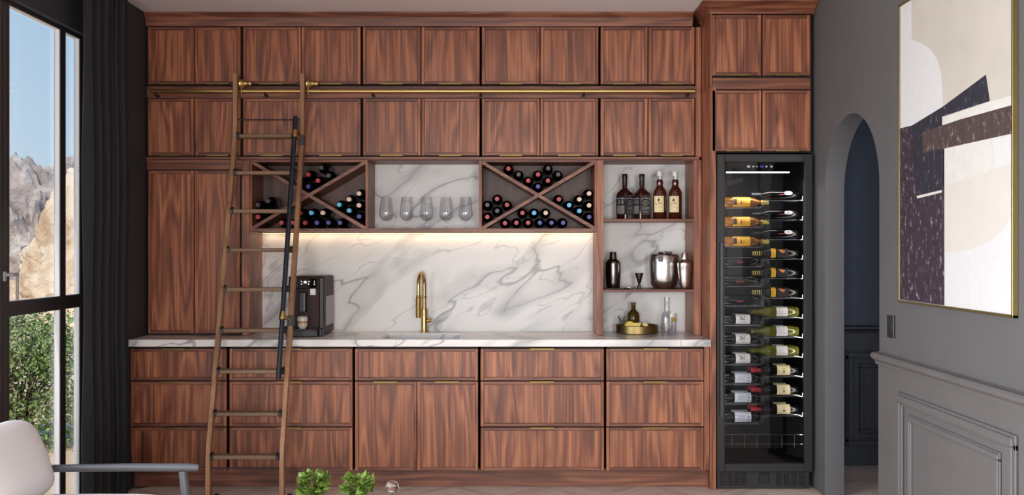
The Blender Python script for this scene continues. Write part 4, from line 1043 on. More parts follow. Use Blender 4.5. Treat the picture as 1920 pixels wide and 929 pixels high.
sg = lathe_thing('sprig_glass', 'small glass holding green sprigs on the brass tray', 'glass', (tx_ - 0.096, ty_ - 0.022, tb), [('tumbler', 'thin_glass', [(0, 0.001), (0.020, 0.0), (0.022, 0.003), (0.026, 0.05)])])
rnd = random.Random(5)
for k in range(6):
    a = rnd.uniform(0, 6.28); l = rnd.uniform(0.03, 0.05); t = Vector((math.cos(a) * l, math.sin(a) * l * 0.6, 0.055 + rnd.uniform(0.0, 0.03)))
    mb = MB().tube([(0, 0, 0.004), t * 0.5 + Vector((0, 0, 0.016)), t], 0.0015, 5)
    for j in range(9):
        q = Vector((0, 0, 0.02)).lerp(t, 0.45 + 0.6 * j / 9); b_ = rnd.uniform(0, 6.28); d = Vector((math.cos(b_), math.sin(b_), 0.4)) * 0.015
        s_ = d.cross(Vector((0, 0, 1))).normalized() * 0.004
        mb.add([q, q + d * 0.5 + s_, q + d, q + d * 0.5 - s_], [(0, 1, 2, 3)])
    local(mb, 'sprig', 'sprig_green', sg)
lathe_thing('glass_bottle', 'clear glass carafe with tall neck right of the brass tray', 'bottle', (PX(1250.5, 6.76), 6.76, tz_),
    [('carafe', 'thin_glass', [(0, 0.003), (0.038, 0.0), (0.040, 0.004), (0.040, 0.105), (0.035, 0.125), (0.021, 0.138), (0.0195, 0.145), (0.0185, 0.235), (0.020, 0.237), (0.0170, 0.237), (0.0165, 0.145), (0.033, 0.122), (0.0375, 0.104), (0.0375, 0.008), (0, 0.007)])])
hg = lathe_thing('highball_glass', 'highball glass with ice and an orange slice in front of the carafe', 'glass', (PX(1259.5, 6.645), 6.645, tz_),
    [('tumbler', 'thin_glass', [(0, 0.0), (0.027, 0.0), (0.0285, 0.003), (0.030, 0.138), (0.0285, 0.138), (0.027, 0.010), (0, 0.009)])])
for k, (dx, dy, dz, r) in enumerate(((-0.004, 0.004, 0.024, 0.3), (0.006, -0.003, 0.052, 0.8), (-0.003, -0.002, 0.082, 0.1))):
    local(MB().box(-0.011, 0.011, -0.011, 0.011, -0.011, 0.011, 0.003), 'ice_cube', 'thin_glass', hg, (dx, dy, dz), (0.3 + r, r, r * 2))
local(MB().lathe([(0, -0.0015), (0.0165, -0.0015), (0.0165, 0.0015), (0, 0.0015)], (0, 0, 0), 20), 'orange_slice', 'lemon_peel', hg, (0.006, -0.012, 0.098), (1.2, 0.5, 0.3))
# ================================================================ WINE COOLER
FY = 6.28
fx0, fx1 = 1.2585, 1.8435
fz0, fz1 = PZ(886, FY), 2.062
gx0_, gx1_, gz0, gz1 = PX(1359.4, FY), PX(1508.6, FY), PZ(870, FY), PZ(304, FY)
c = thing('wine_cooler', 'tall black wine cooler with glass door full of lit bottles', 'wine cooler', ((fx0 + fx1) / 2, 6.6, 0.002))
sh = MB().box(fx0 + 0.002, fx0 + 0.022, 6.325, 6.90, 0.115, fz1 - 0.002).box(fx1 - 0.022, fx1 - 0.002, 6.325, 6.90, 0.115, fz1 - 0.002)
sh.box(fx0 + 0.022, fx1 - 0.022, 6.325, 6.90, fz1 - 0.03, fz1 - 0.002).box(fx0 + 0.022, fx1 - 0.022, 6.325, 6.90, 0.115, 0.14).box(fx0 + 0.022, fx1 - 0.022, 6.88, 6.90, 0.14, fz1 - 0.03)
build(sh, 'body', 'fridge_inside', c)
d = MB().box(fx0, gx0_, FY, 6.32, fz0, fz1, 0.003).box(gx1_, fx1, FY, 6.32, fz0, fz1, 0.003).box(gx0_, gx1_, FY + 0.0004, 6.32, gz1, fz1, 0.003).box(gx0_, gx1_, FY + 0.0004, 6.32, fz0, gz0, 0.003)
dr = build(d, 'door', 'fridge_black', c)
build(MB().box(gx0_ - 0.002, gx1_ + 0.002, FY + 0.012, FY + 0.016, gz0 - 0.002, gz1 + 0.002), 'pane', 'door_glass', dr)
hx_ = PX(1353, FY - 0.03)
build(MB().box(hx_ - 0.009, hx_ + 0.009, FY - 0.036, FY - 0.022, PZ(782, FY), PZ(455, FY), 0.004).box(hx_ - 0.006, hx_ + 0.006, FY - 0.024, FY + 0.001, PZ(775, FY), PZ(768, FY)).box(hx_ - 0.006, hx_ + 0.006, FY - 0.024, FY + 0.001, PZ(469, FY), PZ(462, FY)), 'handle', 'handle_grey', dr)
# grille and lock
g_ = build(MB().box(fx0 + 0.004, fx1 - 0.012, 6.302, 6.33, 0.003, fz0 - 0.004, 0.002), 'grille', 'fridge_black', c)
for side in ((1350, 1402), (1455, 1512)):
    for k in range(4):
        a = side[0] + (side[1] - side[0]) * k / 4
        for j in range(7):
            z = PZ(909.5 - j * 3.4, 6.30); build(MB().box(PX(a, 6.30), PX(a + 11, 6.30), 6.3012, 6.3032, z - 0.0028, z + 0.0028), 'vent_slot', 'gloss_black', g_)
build(MB().box(PX(1424.5, 6.29), PX(1442, 6.29), 6.290, 6.304, PZ(906, 6.29), PZ(888.5, 6.29), 0.003).lathe([(0, 0), (0.005, 0), (0.005, 0.003), (0, 0.003)], (0, 0, 0), 12, 0, Matrix.Translation((PX(1433, 6.29), 6.2905, PZ(897, 6.29))) @ Matrix.Rotation(math.pi / 2, 4, 'X')), 'lock', 'black_metal', c)
# control panel with icons, LED strip
cp = build(MB().box(gx0_ + 0.004, gx1_ - 0.022, 6.326, 6.334, gz1 - 0.056, gz1 + 0.02), 'control_panel', 'gloss_black', c)
for (px, r, mt) in ((1403.5, 0.010, 'icon_white'), (1412.5, 0.007, 'icon_white'), (1419.5, 0.005, 'icon_white'), (1428.5, 0.012, 'icon_blue'), (1437, 0.007, 'icon_white'), (1446.5, 0.008, 'icon_white')):
    x, z = PX(px, 6.325), PZ(312.5, 6.325); n = 14
    build(MB().prism([(x + r * math.cos(6.2832 * k / n), z + r * 0.75 * math.sin(6.2832 * k / n)) for k in range(n)], 'y', 6.3248, 6.3259), 'panel_icon', mt, cp)
build(MB().box(PX(1362, 6.34), PX(1480, 6.34), 6.336, 6.346, PZ(324.6, 6.34), PZ(321.6, 6.34), 0.001), 'interior_light', 'led_white', c)
area('cooler_light', (1.55, 6.352, 1.915), (0, 0.25, -1), 0.40, 0.015, 3.0, (1.0, 0.95, 0.88))
area('cooler_side_light_right', (1.816, 6.334, 1.05), (-1, 0.5, 0), 0.012, 1.55, 3.0, (1.0, 0.95, 0.88))
area('cooler_fill_left', (1.286, 6.334, 1.05), (1, 0.5, 0), 0.012, 1.55, 4.5, (1.0, 0.95, 0.88))  # added fill lamp that brightens the left-hand labels
for _x in (1.8185, 1.2835): build(MB().box(_x - 0.002, _x + 0.002, 6.328, 6.340, 0.25, 1.85), 'side_glow', 'led_white', c)  # the left strip is added along with its fill lamp
# wire shelves, 12 rows; left bottles lie a little lower than the right ones
BD = 6.425; r_b = 0.0325; iL, iR = fx0 + 0.024, fx1 - 0.024
def wire_shelf(zl, zr):
    xm = PX(1427, BD); mb = MB()
    for y in (BD - 0.05, BD - 0.018, BD + 0.018, BD + 0.075, BD + 0.11):
        off = 0.011 if y in (BD - 0.018, BD + 0.018) else (0.003 if y > BD else 0.026)
        mb.tube([(iL, y, zl - r_b - 0.003 - 0.0), (xm - 0.012, y, zl - r_b - 0.003), (xm, y, zl - r_b + 0.008), (xm, y, zr - r_b - 0.014), (xm + 0.008, y, zr - r_b - 0.003), (iR, y, zr - r_b - 0.003)], 0.0018, 6)
    for x in (iL + 0.006, iL + 0.12, xm - 0.02): mb.tube([(x, BD - 0.055, zl - r_b - 0.0065), (x, BD + 0.30, zl - r_b - 0.0065)], 0.0016, 6)
    for x in (iR - 0.006, iR - 0.10, 1.628): mb.tube([(x, BD - 0.055, zr - r_b - 0.0065), (x, BD + 0.30, zr - r_b - 0.0065)], 0.0016, 6)
    for (x, zz) in ((iR - 0.012, zr), (iL + 0.012, zl)): mb.tube([(x, BD - 0.05, zz - r_b - 0.003), (x, BD - 0.056, zz - r_b + 0.022)], 0.002, 6)
    build(mb, 'wire_shelf', 'chrome_wire', c)
mb = MB()
for k in range(150): mb.box(1.8165, 1.8190, 6.372, 6.382, 0.26 + k * 0.0108, 0.266 + k * 0.0108)
bs = build(mb, 'shelf_ladder_strip', 'chrome_wire', c)
LEN = 0.292
GL = {}
def cooler_meshes(glass):
    if glass not in GL: GL[glass] = bottle_mesh(LEN, r_b, 0.180, 0.0132, glass)
    return GL[glass]
CM = {}
def capm(mat, ln):
    if (mat, ln) not in CM: CM[(mat, ln)] = capsule_mesh(mat, LEN, ln, 0.0132)
    return CM[(mat, ln)]
LBL = {}
def lab(key, fn, mat):
    if key not in LBL: LBL[key] = fn().mesh(key[0], mat)
    return LBL[key]
Rl = r_b + 0.0005
def lp(z0, z1, a0, a1, R=Rl): return lambda: patch(MB(), R, z0, z1, a0, a1, 12)
def marks(lst, R=Rl + 0.0005):
    def f():
        m = MB()
        for (z0, z1, a0, a1) in lst: patch(m, R, z0, z1, a0, a1, 4)
        return m
    return f
def letters(body, size, z, a, R=Rl + 0.0006):
    def f():
        v, fc = text_geo(body, size); m = MB()
        # upright for a viewer of the lying bottle: text x along the axis, y up round the glass
        m.add([(R * math.cos(a + y / R), R * math.sin(a + y / R), z - x) for x, y, _ in v], fc); return m
    return f
def lettersL(body, size, z, a, R=Rl + 0.0006):
    def f():
        v, fc = text_geo(body, size); m = MB()
        m.add([(R * math.cos(a - y / R), R * math.sin(a - y / R), z + x) for x, y, _ in v], fc); return m
    return f
# angle 0 on the bottle faces the camera (lying), positive angles go up for left bottles and down for right bottles
def bottle(side, row, style, depth):
    zc = (PZ(380 + 36.62 * row, BD) if side == 'L' else PZ(366 + 36.55 * row, BD))
    y = BD + depth * 0.092
    desc = {'L': ['orange-labelled wine bottle with yellow cap', 'dark unlabelled wine bottle', 'white script-labelled wine bottle', 'pale-blue-labelled wine bottle'],
            'R': ['black wine bottle with white oval label', 'wine bottle with yellow and black labels', 'green wine bottle with white label', 'cream-labelled wine bottle with red cap']}[side][style]
    pos = 'lying left' if side == 'L' else 'lying right'
    lbl = '%s %s on %s shelf%s of wine cooler' % (desc, pos, ORD[row], ', back row' if depth else '')
    if side == 'L': loc, rot = (1.3165, y, zc), Matrix(((0, 0, 1), (-1, 0, 0), (0, -1, 0)))
    else: loc, rot = (1.7925, y, zc), Matrix(((0, 0, -1), (-1, 0, 0), (0, 1, 0)))
    rt = thing('cooler_wine_bottle', lbl, 'wine bottle', loc, rot.to_euler(), 'wine bottles in the cooler')
    glass = {'L': ['wine_glass_amber', 'wine_glass_black', 'wine_glass_black', 'wine_glass_black'], 'R': ['wine_glass_black', 'wine_glass_black', 'wine_glass_green', 'wine_glass_black']}[side][style]
    local(cooler_meshes(glass), 'glass_body', None, rt)
    up = -1 if side == 'L' else 1       # sign of the angle that goes up
    def rng(a, b_): return (a, b_) if up > 0 else (-b_, -a)
    lo, hi = rng(-0.95, 1.55)
    P = lambda key, fn, mat, par=rt: local(lab(key, fn, mat), key[0], None, par)
    if side == 'L':
        if style == 0:
            local(capm('cap_yellow', 0.047), 'capsule', None, rt)
            o = P(('label', 'L0'), lp(0.065, 0.172, lo, hi), 'paper_yellow'); P(('label_print', 'L0'), marks([(0.066, 0.105, lo, hi), (0.108, 0.122, -0.5, 0.6), (0.128, 0.134, -0.3, 0.3)]), 'paper_orange', o)
            P(('print', 'L0'), marks([(0.066, 0.088, -0.7, 0.5), (0.112, 0.118, -0.2, 0.3)], Rl + 0.001), 'paint_plum', o)
        elif style == 1:
            local(capm('cap_dark', 0.06), 'capsule', None, rt)
            P(('print', 'L1'), marks([(0.088, 0.106, 0.1, 0.22), (0.110, 0.130, 0.08, 0.2), (0.092, 0.122, 0.3, 0.36)]), 'print_red')
        elif style == 2:
            local(capm('cap_dark', 0.06), 'capsule', None, rt)
            o = P(('label', 'L2'), lp(0.082, 0.172, lo, hi), 'paper_white')
            P(('script', 'L2'), lettersL('Bd', 0.036, 0.122, -0.25), 'print_black', o)
            P(('print', 'L2'), marks([(0.088, 0.112, -0.78, -0.70), (0.118, 0.142, 0.42, 0.5), (0.083, 0.171, 0.66, 0.70), (0.116, 0.144, -0.78, -0.72)]), 'print_grey', o)
        else:
            local(capm('cap_dark', 0.06), 'capsule', None, rt)
            o = P(('label', 'L3'), lp(0.076, 0.178, lo, hi), 'paper_blue_white')
            P(('stripe', 'L3'), marks([(0.154, 0.168, lo + 0.15, hi)]), 'print_black', o)
            P(('print', 'L3'), marks([(0.09, 0.14, -0.42, -0.38), (0.09, 0.13, -0.22, -0.18), (0.09, 0.14, 0.0, 0.04), (0.09, 0.12, 0.2, 0.24)]), 'print_grey', o)
    else:
        if style == 0:
            local(capm('cap_dark', 0.06), 'capsule', None, rt)
            n = 20; m = MB(); A = 0.35
            if ('oval_label', 'R0') not in LBL:
                vs = [(Rl * math.cos(A), Rl * math.sin(A), 0.066)]
                for k in range(n):
                    t = 6.2832 * k / n; a = A + 0.42 * math.sin(t); vs.append((Rl * math.cos(a), Rl * math.sin(a), 0.066 + 0.026 * math.cos(t)))
                m.add(vs, [[0, 1 + k, 1 + (k + 1) % n] for k in range(n)], 0, True); LBL[('oval_label', 'R0')] = m.mesh('oval_label', 'paper_white')
            o = local(LBL[('oval_label', 'R0')], 'oval_label', None, rt)
            P(('print', 'R0'), marks([(0.05, 0.08, 0.28, 0.36), (0.056, 0.076, 0.5, 0.56), (0.056, 0.076, 0.14, 0.18)]), 'print_grey', o)
            P(('red_print', 'R0'), marks([(0.085, 0.122, 0.0, 0.12)]), 'print_red')
        elif style == 1:
            local(capm('cap_dark', 0.072), 'capsule', None, rt)
            m = ('band', 'R1')
            if m not in LBL:
                q = MB()
                for k in range(5): q.lathe([(0.0145, 0.226 + k * 0.0135), (0.0152, 0.227 + k * 0.0135), (0.0152, 0.231 + k * 0.0135), (0.0145, 0.232 + k * 0.0135)], (0, 0, 0), 16)
                LBL[m] = q.mesh('neck_bands', 'cap_yellow')
            local(LBL[m], 'neck_bands', None, rt)
            P(('label', 'R1'), lp(0.144, 0.174, lo, hi), 'paper_yellow'); o = P(('black_label', 'R1'), lp(0.066, 0.136, lo, hi), 'paper_black')
            P(('print', 'R1'), marks([(0.088, 0.118, 0.30, 0.62), (0.096, 0.11, 0.1, 0.3), (0.104, 0.126, 0.62, 0.8)]), 'paper_orange', o)
        elif style == 2:
            local(capm('wine_glass_green', 0.05), 'capsule', None, rt)
            o = P(('label', 'R2'), lp(0.070, 0.140, lo, hi), 'paper_white'); P(('print', 'R2'), marks([(0.121, 0.123, lo, hi), (0.08, 0.11, -0.3, -0.27)]), 'print_grey', o)
        else:
            local(capm('cap_red', 0.062), 'capsule', None, rt)
            o = P(('label', 'R3'), lp(0.054, 0.136, lo, hi), 'paper_cream'); P(('script', 'R3'), letters('M', 0.016, 0.094, 0.35), 'print_black', o)
            P(('print', 'R3'), marks([(0.086, 0.102, -0.15, 0.02), (0.09, 0.098, -0.32, -0.2), (0.082, 0.106, -0.46, -0.42)]), 'print_black', o)
for row in range(12):
    wire_shelf(PZ(380 + 36.62 * row, BD), PZ(366 + 36.55 * row, BD))
    for side in 'LR':
        bottle(side, row, row // 3, 0)
        if row >= 6: bottle(side, row, row // 3, 1)
# wire basket at the bottom
bz = (PZ(813.5, BD), PZ(831, BD))
mb = MB()
for z in bz: mb.tube([(iL, BD - 0.04, z), (iR, BD - 0.04, z)], 0.0022, 6)
for k in range(7):
    x = PX(1370 + 23.2 * k, BD)
    if x < iR: mb.tube([(x, BD - 0.04, bz[0]), (x, BD - 0.04, bz[1] - 0.022), (x, BD + 0.3, bz[1] - 0.022)], 0.002, 6)
build(mb, 'wire_basket', 'chrome_wire', c)

# ================================================================ PAINTING, SWITCH
PXF = XR - 0.022
def pd(px, py, X=PXF):
    D = X * F / (px - CX); return D, PZ(py, D)
pL, pR = PXF * F / 724.0, PXF * F / 938.5
pz0, pz1 = 1.227, 2.647
c = thing('painting', 'large abstract painting of dark and beige shapes in thin brass frame', 'painting', (XR - 0.012, (pL + pR) / 2, pz0))
fr = MB()
for (a, b_, q, r) in ((pR, pR + 0.011, pz0, pz1), (pL - 0.011, pL, pz0, pz1), (pR, pL, pz0, pz0 + 0.011), (pR, pL, pz1 - 0.011, pz1)): fr.box(PXF, XR - 0.0005, a, b_, q, r, 0.001)
build(fr, 'frame', 'frame_gold', c)
cvx = PXF + 0.006
cv = build(MB().box(cvx, XR - 0.001, pR + 0.0115, pL - 0.0115, pz0 + 0.0115, pz1 - 0.0115), 'canvas', 'canvas_white', c)
def cz(cx_, cy_):
    D, z = pd(1640 + cx_ / 1.498, cy_ / 1.498, cvx); return (min(max(D, pR + 0.013), pL - 0.013), min(max(z, pz0 + 0.013), pz1 - 0.013))
def paint(pts, mat, lvl, nm):
    m = MB(); P = [cz(*p) for p in pts]; x = cvx - 0.0004 * lvl
    m.prism(P, 'x', x, x + 0.0003); build(m, nm, mat, cv)
paint([(104, -200), (104, 112), (128, 119), (150, 133), (166, 150), (178, 172), (186, 205), (190, 245), (193, 330), (330, 292), (420, 262), (420, -500), (104, -500)], 'paint_beige', 1, 'paint_patch')
paint([(193, 522), (333, 478), (420, 450), (420, 560), (392, 600), (360, 645), (320, 680), (270, 700), (225, 708), (193, 709)], 'paint_cream', 1, 'paint_patch')
paint([(193, 330), (326, 285), (420, 258), (420, 300), (193, 420)], 'paint_greywhite', 2, 'paint_patch')
paint([(193, 405), (325, 380), (335, 440), (333, 478), (193, 524)], 'paint_greywhite', 2, 'paint_patch')
paint([(40, 374), (72, 361), (108, 352), (196, 420), (196, 900), (40, 900)], 'paint_plum', 2, 'paint_patch')
paint([(105, 353), (193, 299), (313, 210), (324, 284), (190, 328), (190, 538), (120, 556), (110, 480)], 'paint_navy', 3, 'paint_patch')
paint([(134, 372), (240, 336), (420, 286), (420, 368), (240, 408), (136, 430)], 'paint_brown', 4, 'paint_patch')
paint([(119, 551), (190, 534), (190, 541), (121, 558)], 'paint_greywhite', 5, 'paint_patch')

sy0, sy1 = XR * F / (1680 - CX), XR * F / (1665.5 - CX)
sd = (sy0 + sy1) / 2; sz0, sz1 = PZ(634, sd), PZ(592, sd)
c = thing('light_switch', 'slim dark grey light switch on wall between arch and painting', 'switch', (XR - 0.006, sd, sz0))
build(MB().box(XR - 0.010, XR - 0.0003, sd - 0.043, sd + 0.043, sz0, sz1, 0.002), 'plate', 'black_metal', c)
build(MB().box(XR - 0.013, XR - 0.0101, sd - 0.03, sd + 0.03, (sz0 + sz1) / 2 - 0.018, (sz0 + sz1) / 2 + 0.018, 0.001), 'rocker', 'black_metal', c)

# ================================================================ ARMCHAIR
c = thing('armchair', 'low armchair with grey wooden arms and white cushions by the window', 'armchair', (-1.65, 3.96, 0.001))
def cushion(x0, x1, y0, y1, z0, z1, r, n=10, M=None, crown=0.02):
    mb = MB(); vs = []; fs = []
    cx_, cy_, cz_ = (x0 + x1) / 2, (y0 + y1) / 2, (z0 + z1) / 2; hx_, hy_, hz_ = (x1 - x0) / 2, (y1 - y0) / 2, (z1 - z0) / 2
    k = 14
    for i in range(k + 1):
        ph = -math.pi / 2 + math.pi * i / k
        for j in range(40):
            t = 2 * math.pi * j / 40
            def pw(v, e): return math.copysign(abs(v) ** e, v)
            ex = 0.22
            x = hx_ * pw(math.cos(t), ex) * pw(math.cos(ph), 0.45); y = hy_ * pw(math.sin(t), ex) * pw(math.cos(ph), 0.45)
            z = hz_ * pw(math.sin(ph), 0.8) * (1 - 0.25 * ((x / hx_) ** 4 + (y / hy_) ** 4))
            vs.append((cx_ + x, cy_ + y, cz_ + z))
    for i in range(k):
        for j in range(40): fs.append([i * 40 + j, i * 40 + (j + 1) % 40, (i + 1) * 40 + (j + 1) % 40, (i + 1) * 40 + j])
    return mb.add(vs, fs, 0, True, M)
def pillow(M):
    """thick back pillow: boxy outline in side view, soft puffed faces"""
    mb = MB(); vs = []; fs = []; k = 16; n = 44
    for i in range(k + 1):
        ph = -math.pi / 2 + math.pi * i / k
        for j in range(n):
            t = 2 * math.pi * j / n
            def pw(v, e): return math.copysign(abs(v) ** e, v)
            x = 0.115 * pw(math.cos(t), 0.35) * pw(math.cos(ph), 0.35); z = 0.165 * pw(math.sin(t), 0.22) * pw(math.cos(ph), 0.30)
            y = 0.27 * pw(math.sin(ph), 0.7)
            z += 0.30 * (x + 0.0) - 0.012 * (y / 0.27) ** 2
            x *= 1.0 - 0.35 * max(0.0, z / 0.165) ** 2
            vs.append((x, y, z))
    for i in range(k):
        for j in range(n): fs.append([i * n + j, i * n + (j + 1) % n, (i + 1) * n + (j + 1) % n, (i + 1) * n + j])
    return mb.add(vs, fs, 0, True, M)
AZ = 0.590
for y in (3.645, 4.25):
    build(MB().tube([(-2.03, y, AZ - 0.035), (-1.9, y, AZ - 0.02), (-1.6, y, AZ - 0.0155), (-1.34, y, AZ - 0.0155), (-1.30, y, AZ - 0.0165)], [0.014, 0.016, 0.017, 0.017, 0.013], 12), 'armrest', 'chair_paint', c)
    build(MB().tube([(-1.365, y, AZ - 0.03), (-1.335, y, 0.30), (-1.31, y, 0.001)], [0.018, 0.022, 0.015], 12), 'leg', 'chair_paint', c)
    build(MB().tube([(-2.045, y, AZ + 0.18), (-2.01, y, 0.40), (-2.08, y, 0.001)], [0.013, 0.02, 0.014], 12), 'leg', 'chair_paint', c)
    build(MB().tube([(-1.35, y, 0.34), (-2.0, y, 0.31)], 0.016, 10), 'side_stretcher', 'chair_paint', c)
for (x, z) in ((-1.35, 0.34), (-2.0, 0.31)): build(MB().tube([(x, 3.645, z), (x, 4.25, z)], 0.016, 10), 'cross_stretcher', 'chair_paint', c)
build(MB().tube([(-2.04, 3.645, AZ + 0.15), (-2.06, 3.95, AZ + 0.16), (-2.04, 4.25, AZ + 0.15)], 0.015, 10), 'back_rail', 'chair_paint', c)
build(cushion(-1.99, -1.335, 3.665, 4.225, 0.355, 0.502, 0.05), 'seat_cushion', 'white_fabric', c)
M = Matrix.Translation((-1.985, 3.95, 0.612)) @ Matrix.Rotation(math.radians(-17), 4, 'Y')
build(pillow(M), 'back_cushion', 'white_fabric', c)

# ================================================================ COFFEE TABLE, HERBS, GLASS BALL
TZ = 0.365
c = thing('coffee_table', 'low round wooden table carrying the potted herbs and glass ball', 'table', (-0.70, 4.19, 0.001))
build(MB().lathe([(0, TZ - 0.028), (0.33, TZ - 0.028), (0.345, TZ - 0.018), (0.345, TZ - 0.004), (0.34, TZ), (0, TZ)], (-0.70, 4.19, 0), 48), 'tabletop', 'table_wood', c)
for k in range(3):
    a = 0.5 + k * 2.0944; build(MB().tube([(-0.70 + 0.16 * math.cos(a), 4.19 + 0.16 * math.sin(a), TZ - 0.028), (-0.70 + 0.27 * math.cos(a), 4.19 + 0.27 * math.sin(a), 0.001)], [0.018, 0.012], 10), 'leg', 'table_wood', c)
lf = MB(); vs = [(0, 0, 0)]; n = 12
for k in range(n):
    a = 2 * math.pi * k / n; r = 0.0165 * (1 + 0.13 * math.cos(3 * a) + 0.08 * math.cos(7 * a + 1)); vs.append((r * math.cos(a) + 0.013, r * math.sin(a), 0.005 * math.cos(2 * a) - 0.002))
vs[0] = (0.013, 0, 0.004)
lf.add(vs, [[0, 1 + k, 1 + (k + 1) % n] for k in range(n)], 0, True); lfm = lf.mesh('leaf', 'herb_leaf')
def herb(px, wpx, ytop, label, seed):
    D = 4.26; x = PX(px, D); rr = wpx / 2 * D / F; rnd = random.Random(seed); zt = PZ(ytop, D)
    rt = thing('potted_herb', label, 'plant', (x, D, TZ + 0.0006), None, 'potted herbs on the low table')
    local(MB().lathe([(0, 0.0), (0.038, 0.0), (0.040, 0.003), (0.050, 0.058), (0.052, 0.060), (0.049, 0.060), (0.046, 0.052), (0, 0.050)], (0, 0, 0), 24), 'pot', 'pot_black', rt)
    cz_ = zt - TZ - rr * 0.86 - 0.004
    for k in range(150):
        th = rnd.uniform(0, 6.2832); u = rnd.uniform(-1.0, 1.0); s = math.sqrt(1 - u * u); q = rnd.uniform(0.6, 1.0)
        bx = 1.0 + 0.12 * math.sin(th * 3 + seed)
        p = Vector((math.cos(th) * s * rr * q * bx * 0.9, math.sin(th) * s * rr * q * bx * 0.9, cz_ + u * rr * 0.92 * q + rnd.uniform(-0.008, 0.006) + 0.012 * math.sin(2 * th + seed)))
        o = local(lfm, 'leaf', None, rt, p, (rnd.uniform(-0.7, 0.7), rnd.uniform(-0.9, 0.5), th + rnd.uniform(-0.6, 0.6)))
        sc_ = rnd.uniform(0.65, 1.1); o.scale = (sc_, sc_, sc_)
    for k in range(8):
        a = rnd.uniform(0, 6.28); local(MB().tube([(0.01 * math.cos(a), 0.01 * math.sin(a), 0.045), (rr * 0.5 * math.cos(a), rr * 0.5 * math.sin(a), cz_ + 0.01)], 0.0018, 5), 'stem', 'herb_stem', rt)
herb(588, 56, 883, 'leafy green potted herb nearer the ladder', 2)
herb(668, 56, 889, 'leafy green potted herb beside the glass ball', 7)
D = 4.26; bx_, bz_ = PX(735.5, D), PZ(914, D); br = 12.4 * D / F
c = thing('glass_ball', 'clear glass ball on a slim stem beside the potted herb', 'ornament', (bx_, D, TZ + 0.0006))
m_, nn, bb = new_mat('solid_glass'); setp(bb, rough=0.0, trans=1.0, ior=1.5); bb.inputs['Base Color'].default_value = (1, 1, 1, 1)
build(MB().ball((bx_, D, bz_), br, 32), 'ball', 'solid_glass', c)
build(MB().lathe([(0, 0.0), (0.028, 0.0), (0.028, 0.004), (0.007, 0.008), (0.004, 0.014), (0.004, bz_ - br - TZ - 0.004), (0.007, bz_ - br - TZ + 0.0008), (0, bz_ - br - TZ + 0.0008)], (bx_, D, TZ + 0.0006), 20), 'stem', 'chrome_wire', c)

# ================================================================ OUTSIDE
def fbm(p, o=6, lac=2.1, g=0.5):
    a = 1.0; s = 0.0; q = Vector(p)
    for _ in range(o):
        s += a * noise.noise(q); q = q * lac; a *= g
    return s
def ridged(p, o=6):
    a = 1.0; s = 0.0; q = Vector(p)
    for _ in range(o):
        s += a * (1 - abs(noise.noise(q)) * 2); q = q * 2.15; a *= 0.52
    return s
gr = MB(); nx, ny = 60, 90; vs = []
for j in range(ny + 1):
    y = -12 + 92 * j / ny
    for i in range(nx + 1):
        x = WX0 - 0.02 - 60 * (i / nx) ** 1.6
        far = min(1, max(0, (WX0 - x - 1.5) / 8)); vs.append((x, y, -0.12 + far * (0.35 * fbm((x * 0.12, y * 0.12, 3)) + 0.1)))
gr.add(vs, [[j * (nx + 1) + i, j * (nx + 1) + i + 1, (j + 1) * (nx + 1) + i + 1, (j + 1) * (nx + 1) + i] for j in range(ny) for i in range(nx)], 0, True)
struct(build(gr, 'ground_outside', 'sand', None, (0, 0, 0)), 'sandy desert ground outside the window')
def rock(name, label, c, r, seed, amp, fr, mat, sub=6, cat='rock'):
    bm = bmesh.new(); bmesh.ops.create_icosphere(bm, subdivisions=sub, radius=1.0)
    for v in bm.verts:
        d = v.co.normalized(); p = Vector((d.x * r[0], d.y * r[1], d.z * r[2])) * fr + Vector((seed, seed * 0.7, seed * 1.3))
        w = Vector((noise.noise(p * 0.7), noise.noise(p * 0.7 + Vector((9, 1, 4))), noise.noise(p * 0.7 + Vector((2, 8, 5))))) * 0.6
        k = 1.0 + amp * (0.55 * ridged(p + w, 6) - 0.55 + 0.6 * fbm(p * 0.5, 3))
        v.co = Vector((d.x * r[0] * k, d.y * r[1] * k, d.z * r[2] * k))
    me = bpy.data.meshes.new(name); bm.to_mesh(me); bm.free(); me.materials.append(MAT[mat])
    for p in me.polygons: p.use_smooth = True
    try: me.set_sharp_from_angle(angle=math.radians(50))
    except Exception: pass
    o = bpy.data.objects.new(name, me); link(o, None, c); return tag(o, label, cat)
rock('rock_mountain', 'high pale grey rocky peak seen through the window', (PX(62, 48), 49.5, -3.3), (6.6, 6.0, 8.2), 3.1, 0.30, 0.42, 'rock_grey', 7, 'mountain')
rock('rock_mountain', 'distant lower rocky hill seen beside the narrow side light', (PX(165, 70), 70, -2.8), (6.6, 5, 9.6), 11.0, 0.25, 0.35, 'rock_grey', 6, 'mountain')
rock('rock_ridge', 'sunlit tan rock ridge sloping up to the right outside the window', (-9.75, 31, -1.05), (5.25, 3.4, 5.2), 6.4, 0.20, 0.62, 'rock_tan', 7)
rock('sand_mound', 'smooth orange sand slope in front of the rock ridge', (-6.9, 21.5, -1.55), (3.7, 3.0, 2.75), 8.0, 0.05, 0.5, 'sand', 5, 'sand dune')
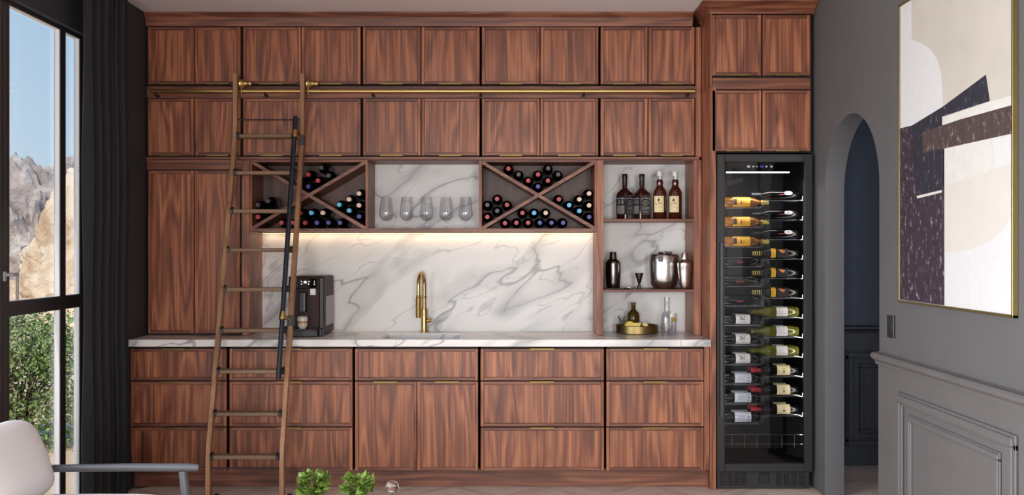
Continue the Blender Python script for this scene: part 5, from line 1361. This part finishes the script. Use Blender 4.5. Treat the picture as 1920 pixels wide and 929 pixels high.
def shrub(x, y, rx, rz, seed, label, nl=3200):
    rt = thing('garden_shrub', label, 'shrub', (x, y, -0.12), None, 'green shrubs outside the window'); rnd = random.Random(seed); mb = MB(); br_ = MB()
    tips = []
    for k in range(26):
        a = rnd.uniform(0, 6.28); l = rnd.uniform(0.35, 1.0); t = Vector((math.cos(a) * rx * l * 0.8, math.sin(a) * rx * l * 0.8, rz * rnd.uniform(0.55, 1.0)))
        mid = t * 0.45 + Vector((rnd.uniform(-.05, .05), rnd.uniform(-.05, .05), 0.08)); br_.tube([(0, 0, 0.0), mid, t], [0.012, 0.007, 0.003], 5); tips.append((mid, t))
    for k in range(nl):
        m_, t = tips[rnd.randrange(len(tips))]
        if rnd.random() < 0.6:
            p = m_.lerp(t, rnd.uniform(0.2, 1.08)) + Vector((rnd.gauss(0, 0.07), rnd.gauss(0, 0.07), rnd.gauss(0, 0.07)))
        else:
            th = rnd.uniform(0, 6.28); u = rnd.uniform(-0.7, 1); s = math.sqrt(1 - u * u); q = rnd.uniform(0.75, 1.03)
            p = Vector((math.cos(th) * s * rx * q, math.sin(th) * s * rx * q, rz * 0.53 + u * rz * 0.5 * q))
        if k % 4 == 0: p.z = rnd.uniform(0.02, 0.45); p.x *= 0.95; p.y *= 0.95
        if p.z < 0.02: p.z = rnd.uniform(0.02, 0.5)
        d = Vector((rnd.uniform(-1, 1), rnd.uniform(-1, 1), rnd.uniform(-0.4, 0.9))).normalized() * rnd.uniform(0.028, 0.052)
        s_ = d.cross(Vector((rnd.uniform(-1, 1), rnd.uniform(-1, 1), 1))).normalized() * d.length * 0.32; nrm = d.cross(s_).normalized() * 0.005
        mb.add([p, p + d * 0.5 + s_ + nrm, p + d, p + d * 0.5 - s_ + nrm], [(0, 1, 2), (0, 2, 3)])
    local(br_, 'branches', 'bush_branch', rt); local(mb, 'foliage', 'bush_leaf', rt)['kind'] = 'stuff'
shrub(-3.95, 8.15, 0.58, 1.10, 1, 'bushy green shrub filling the lower window pane', 9000)
shrub(-3.15, 9.1, 0.60, 1.05, 4, 'green shrub behind the narrow lower side light', 8000)
shrub(-5.2, 8.0, 0.60, 1.02, 9, 'green shrub farther left outside the lower window', 5000)
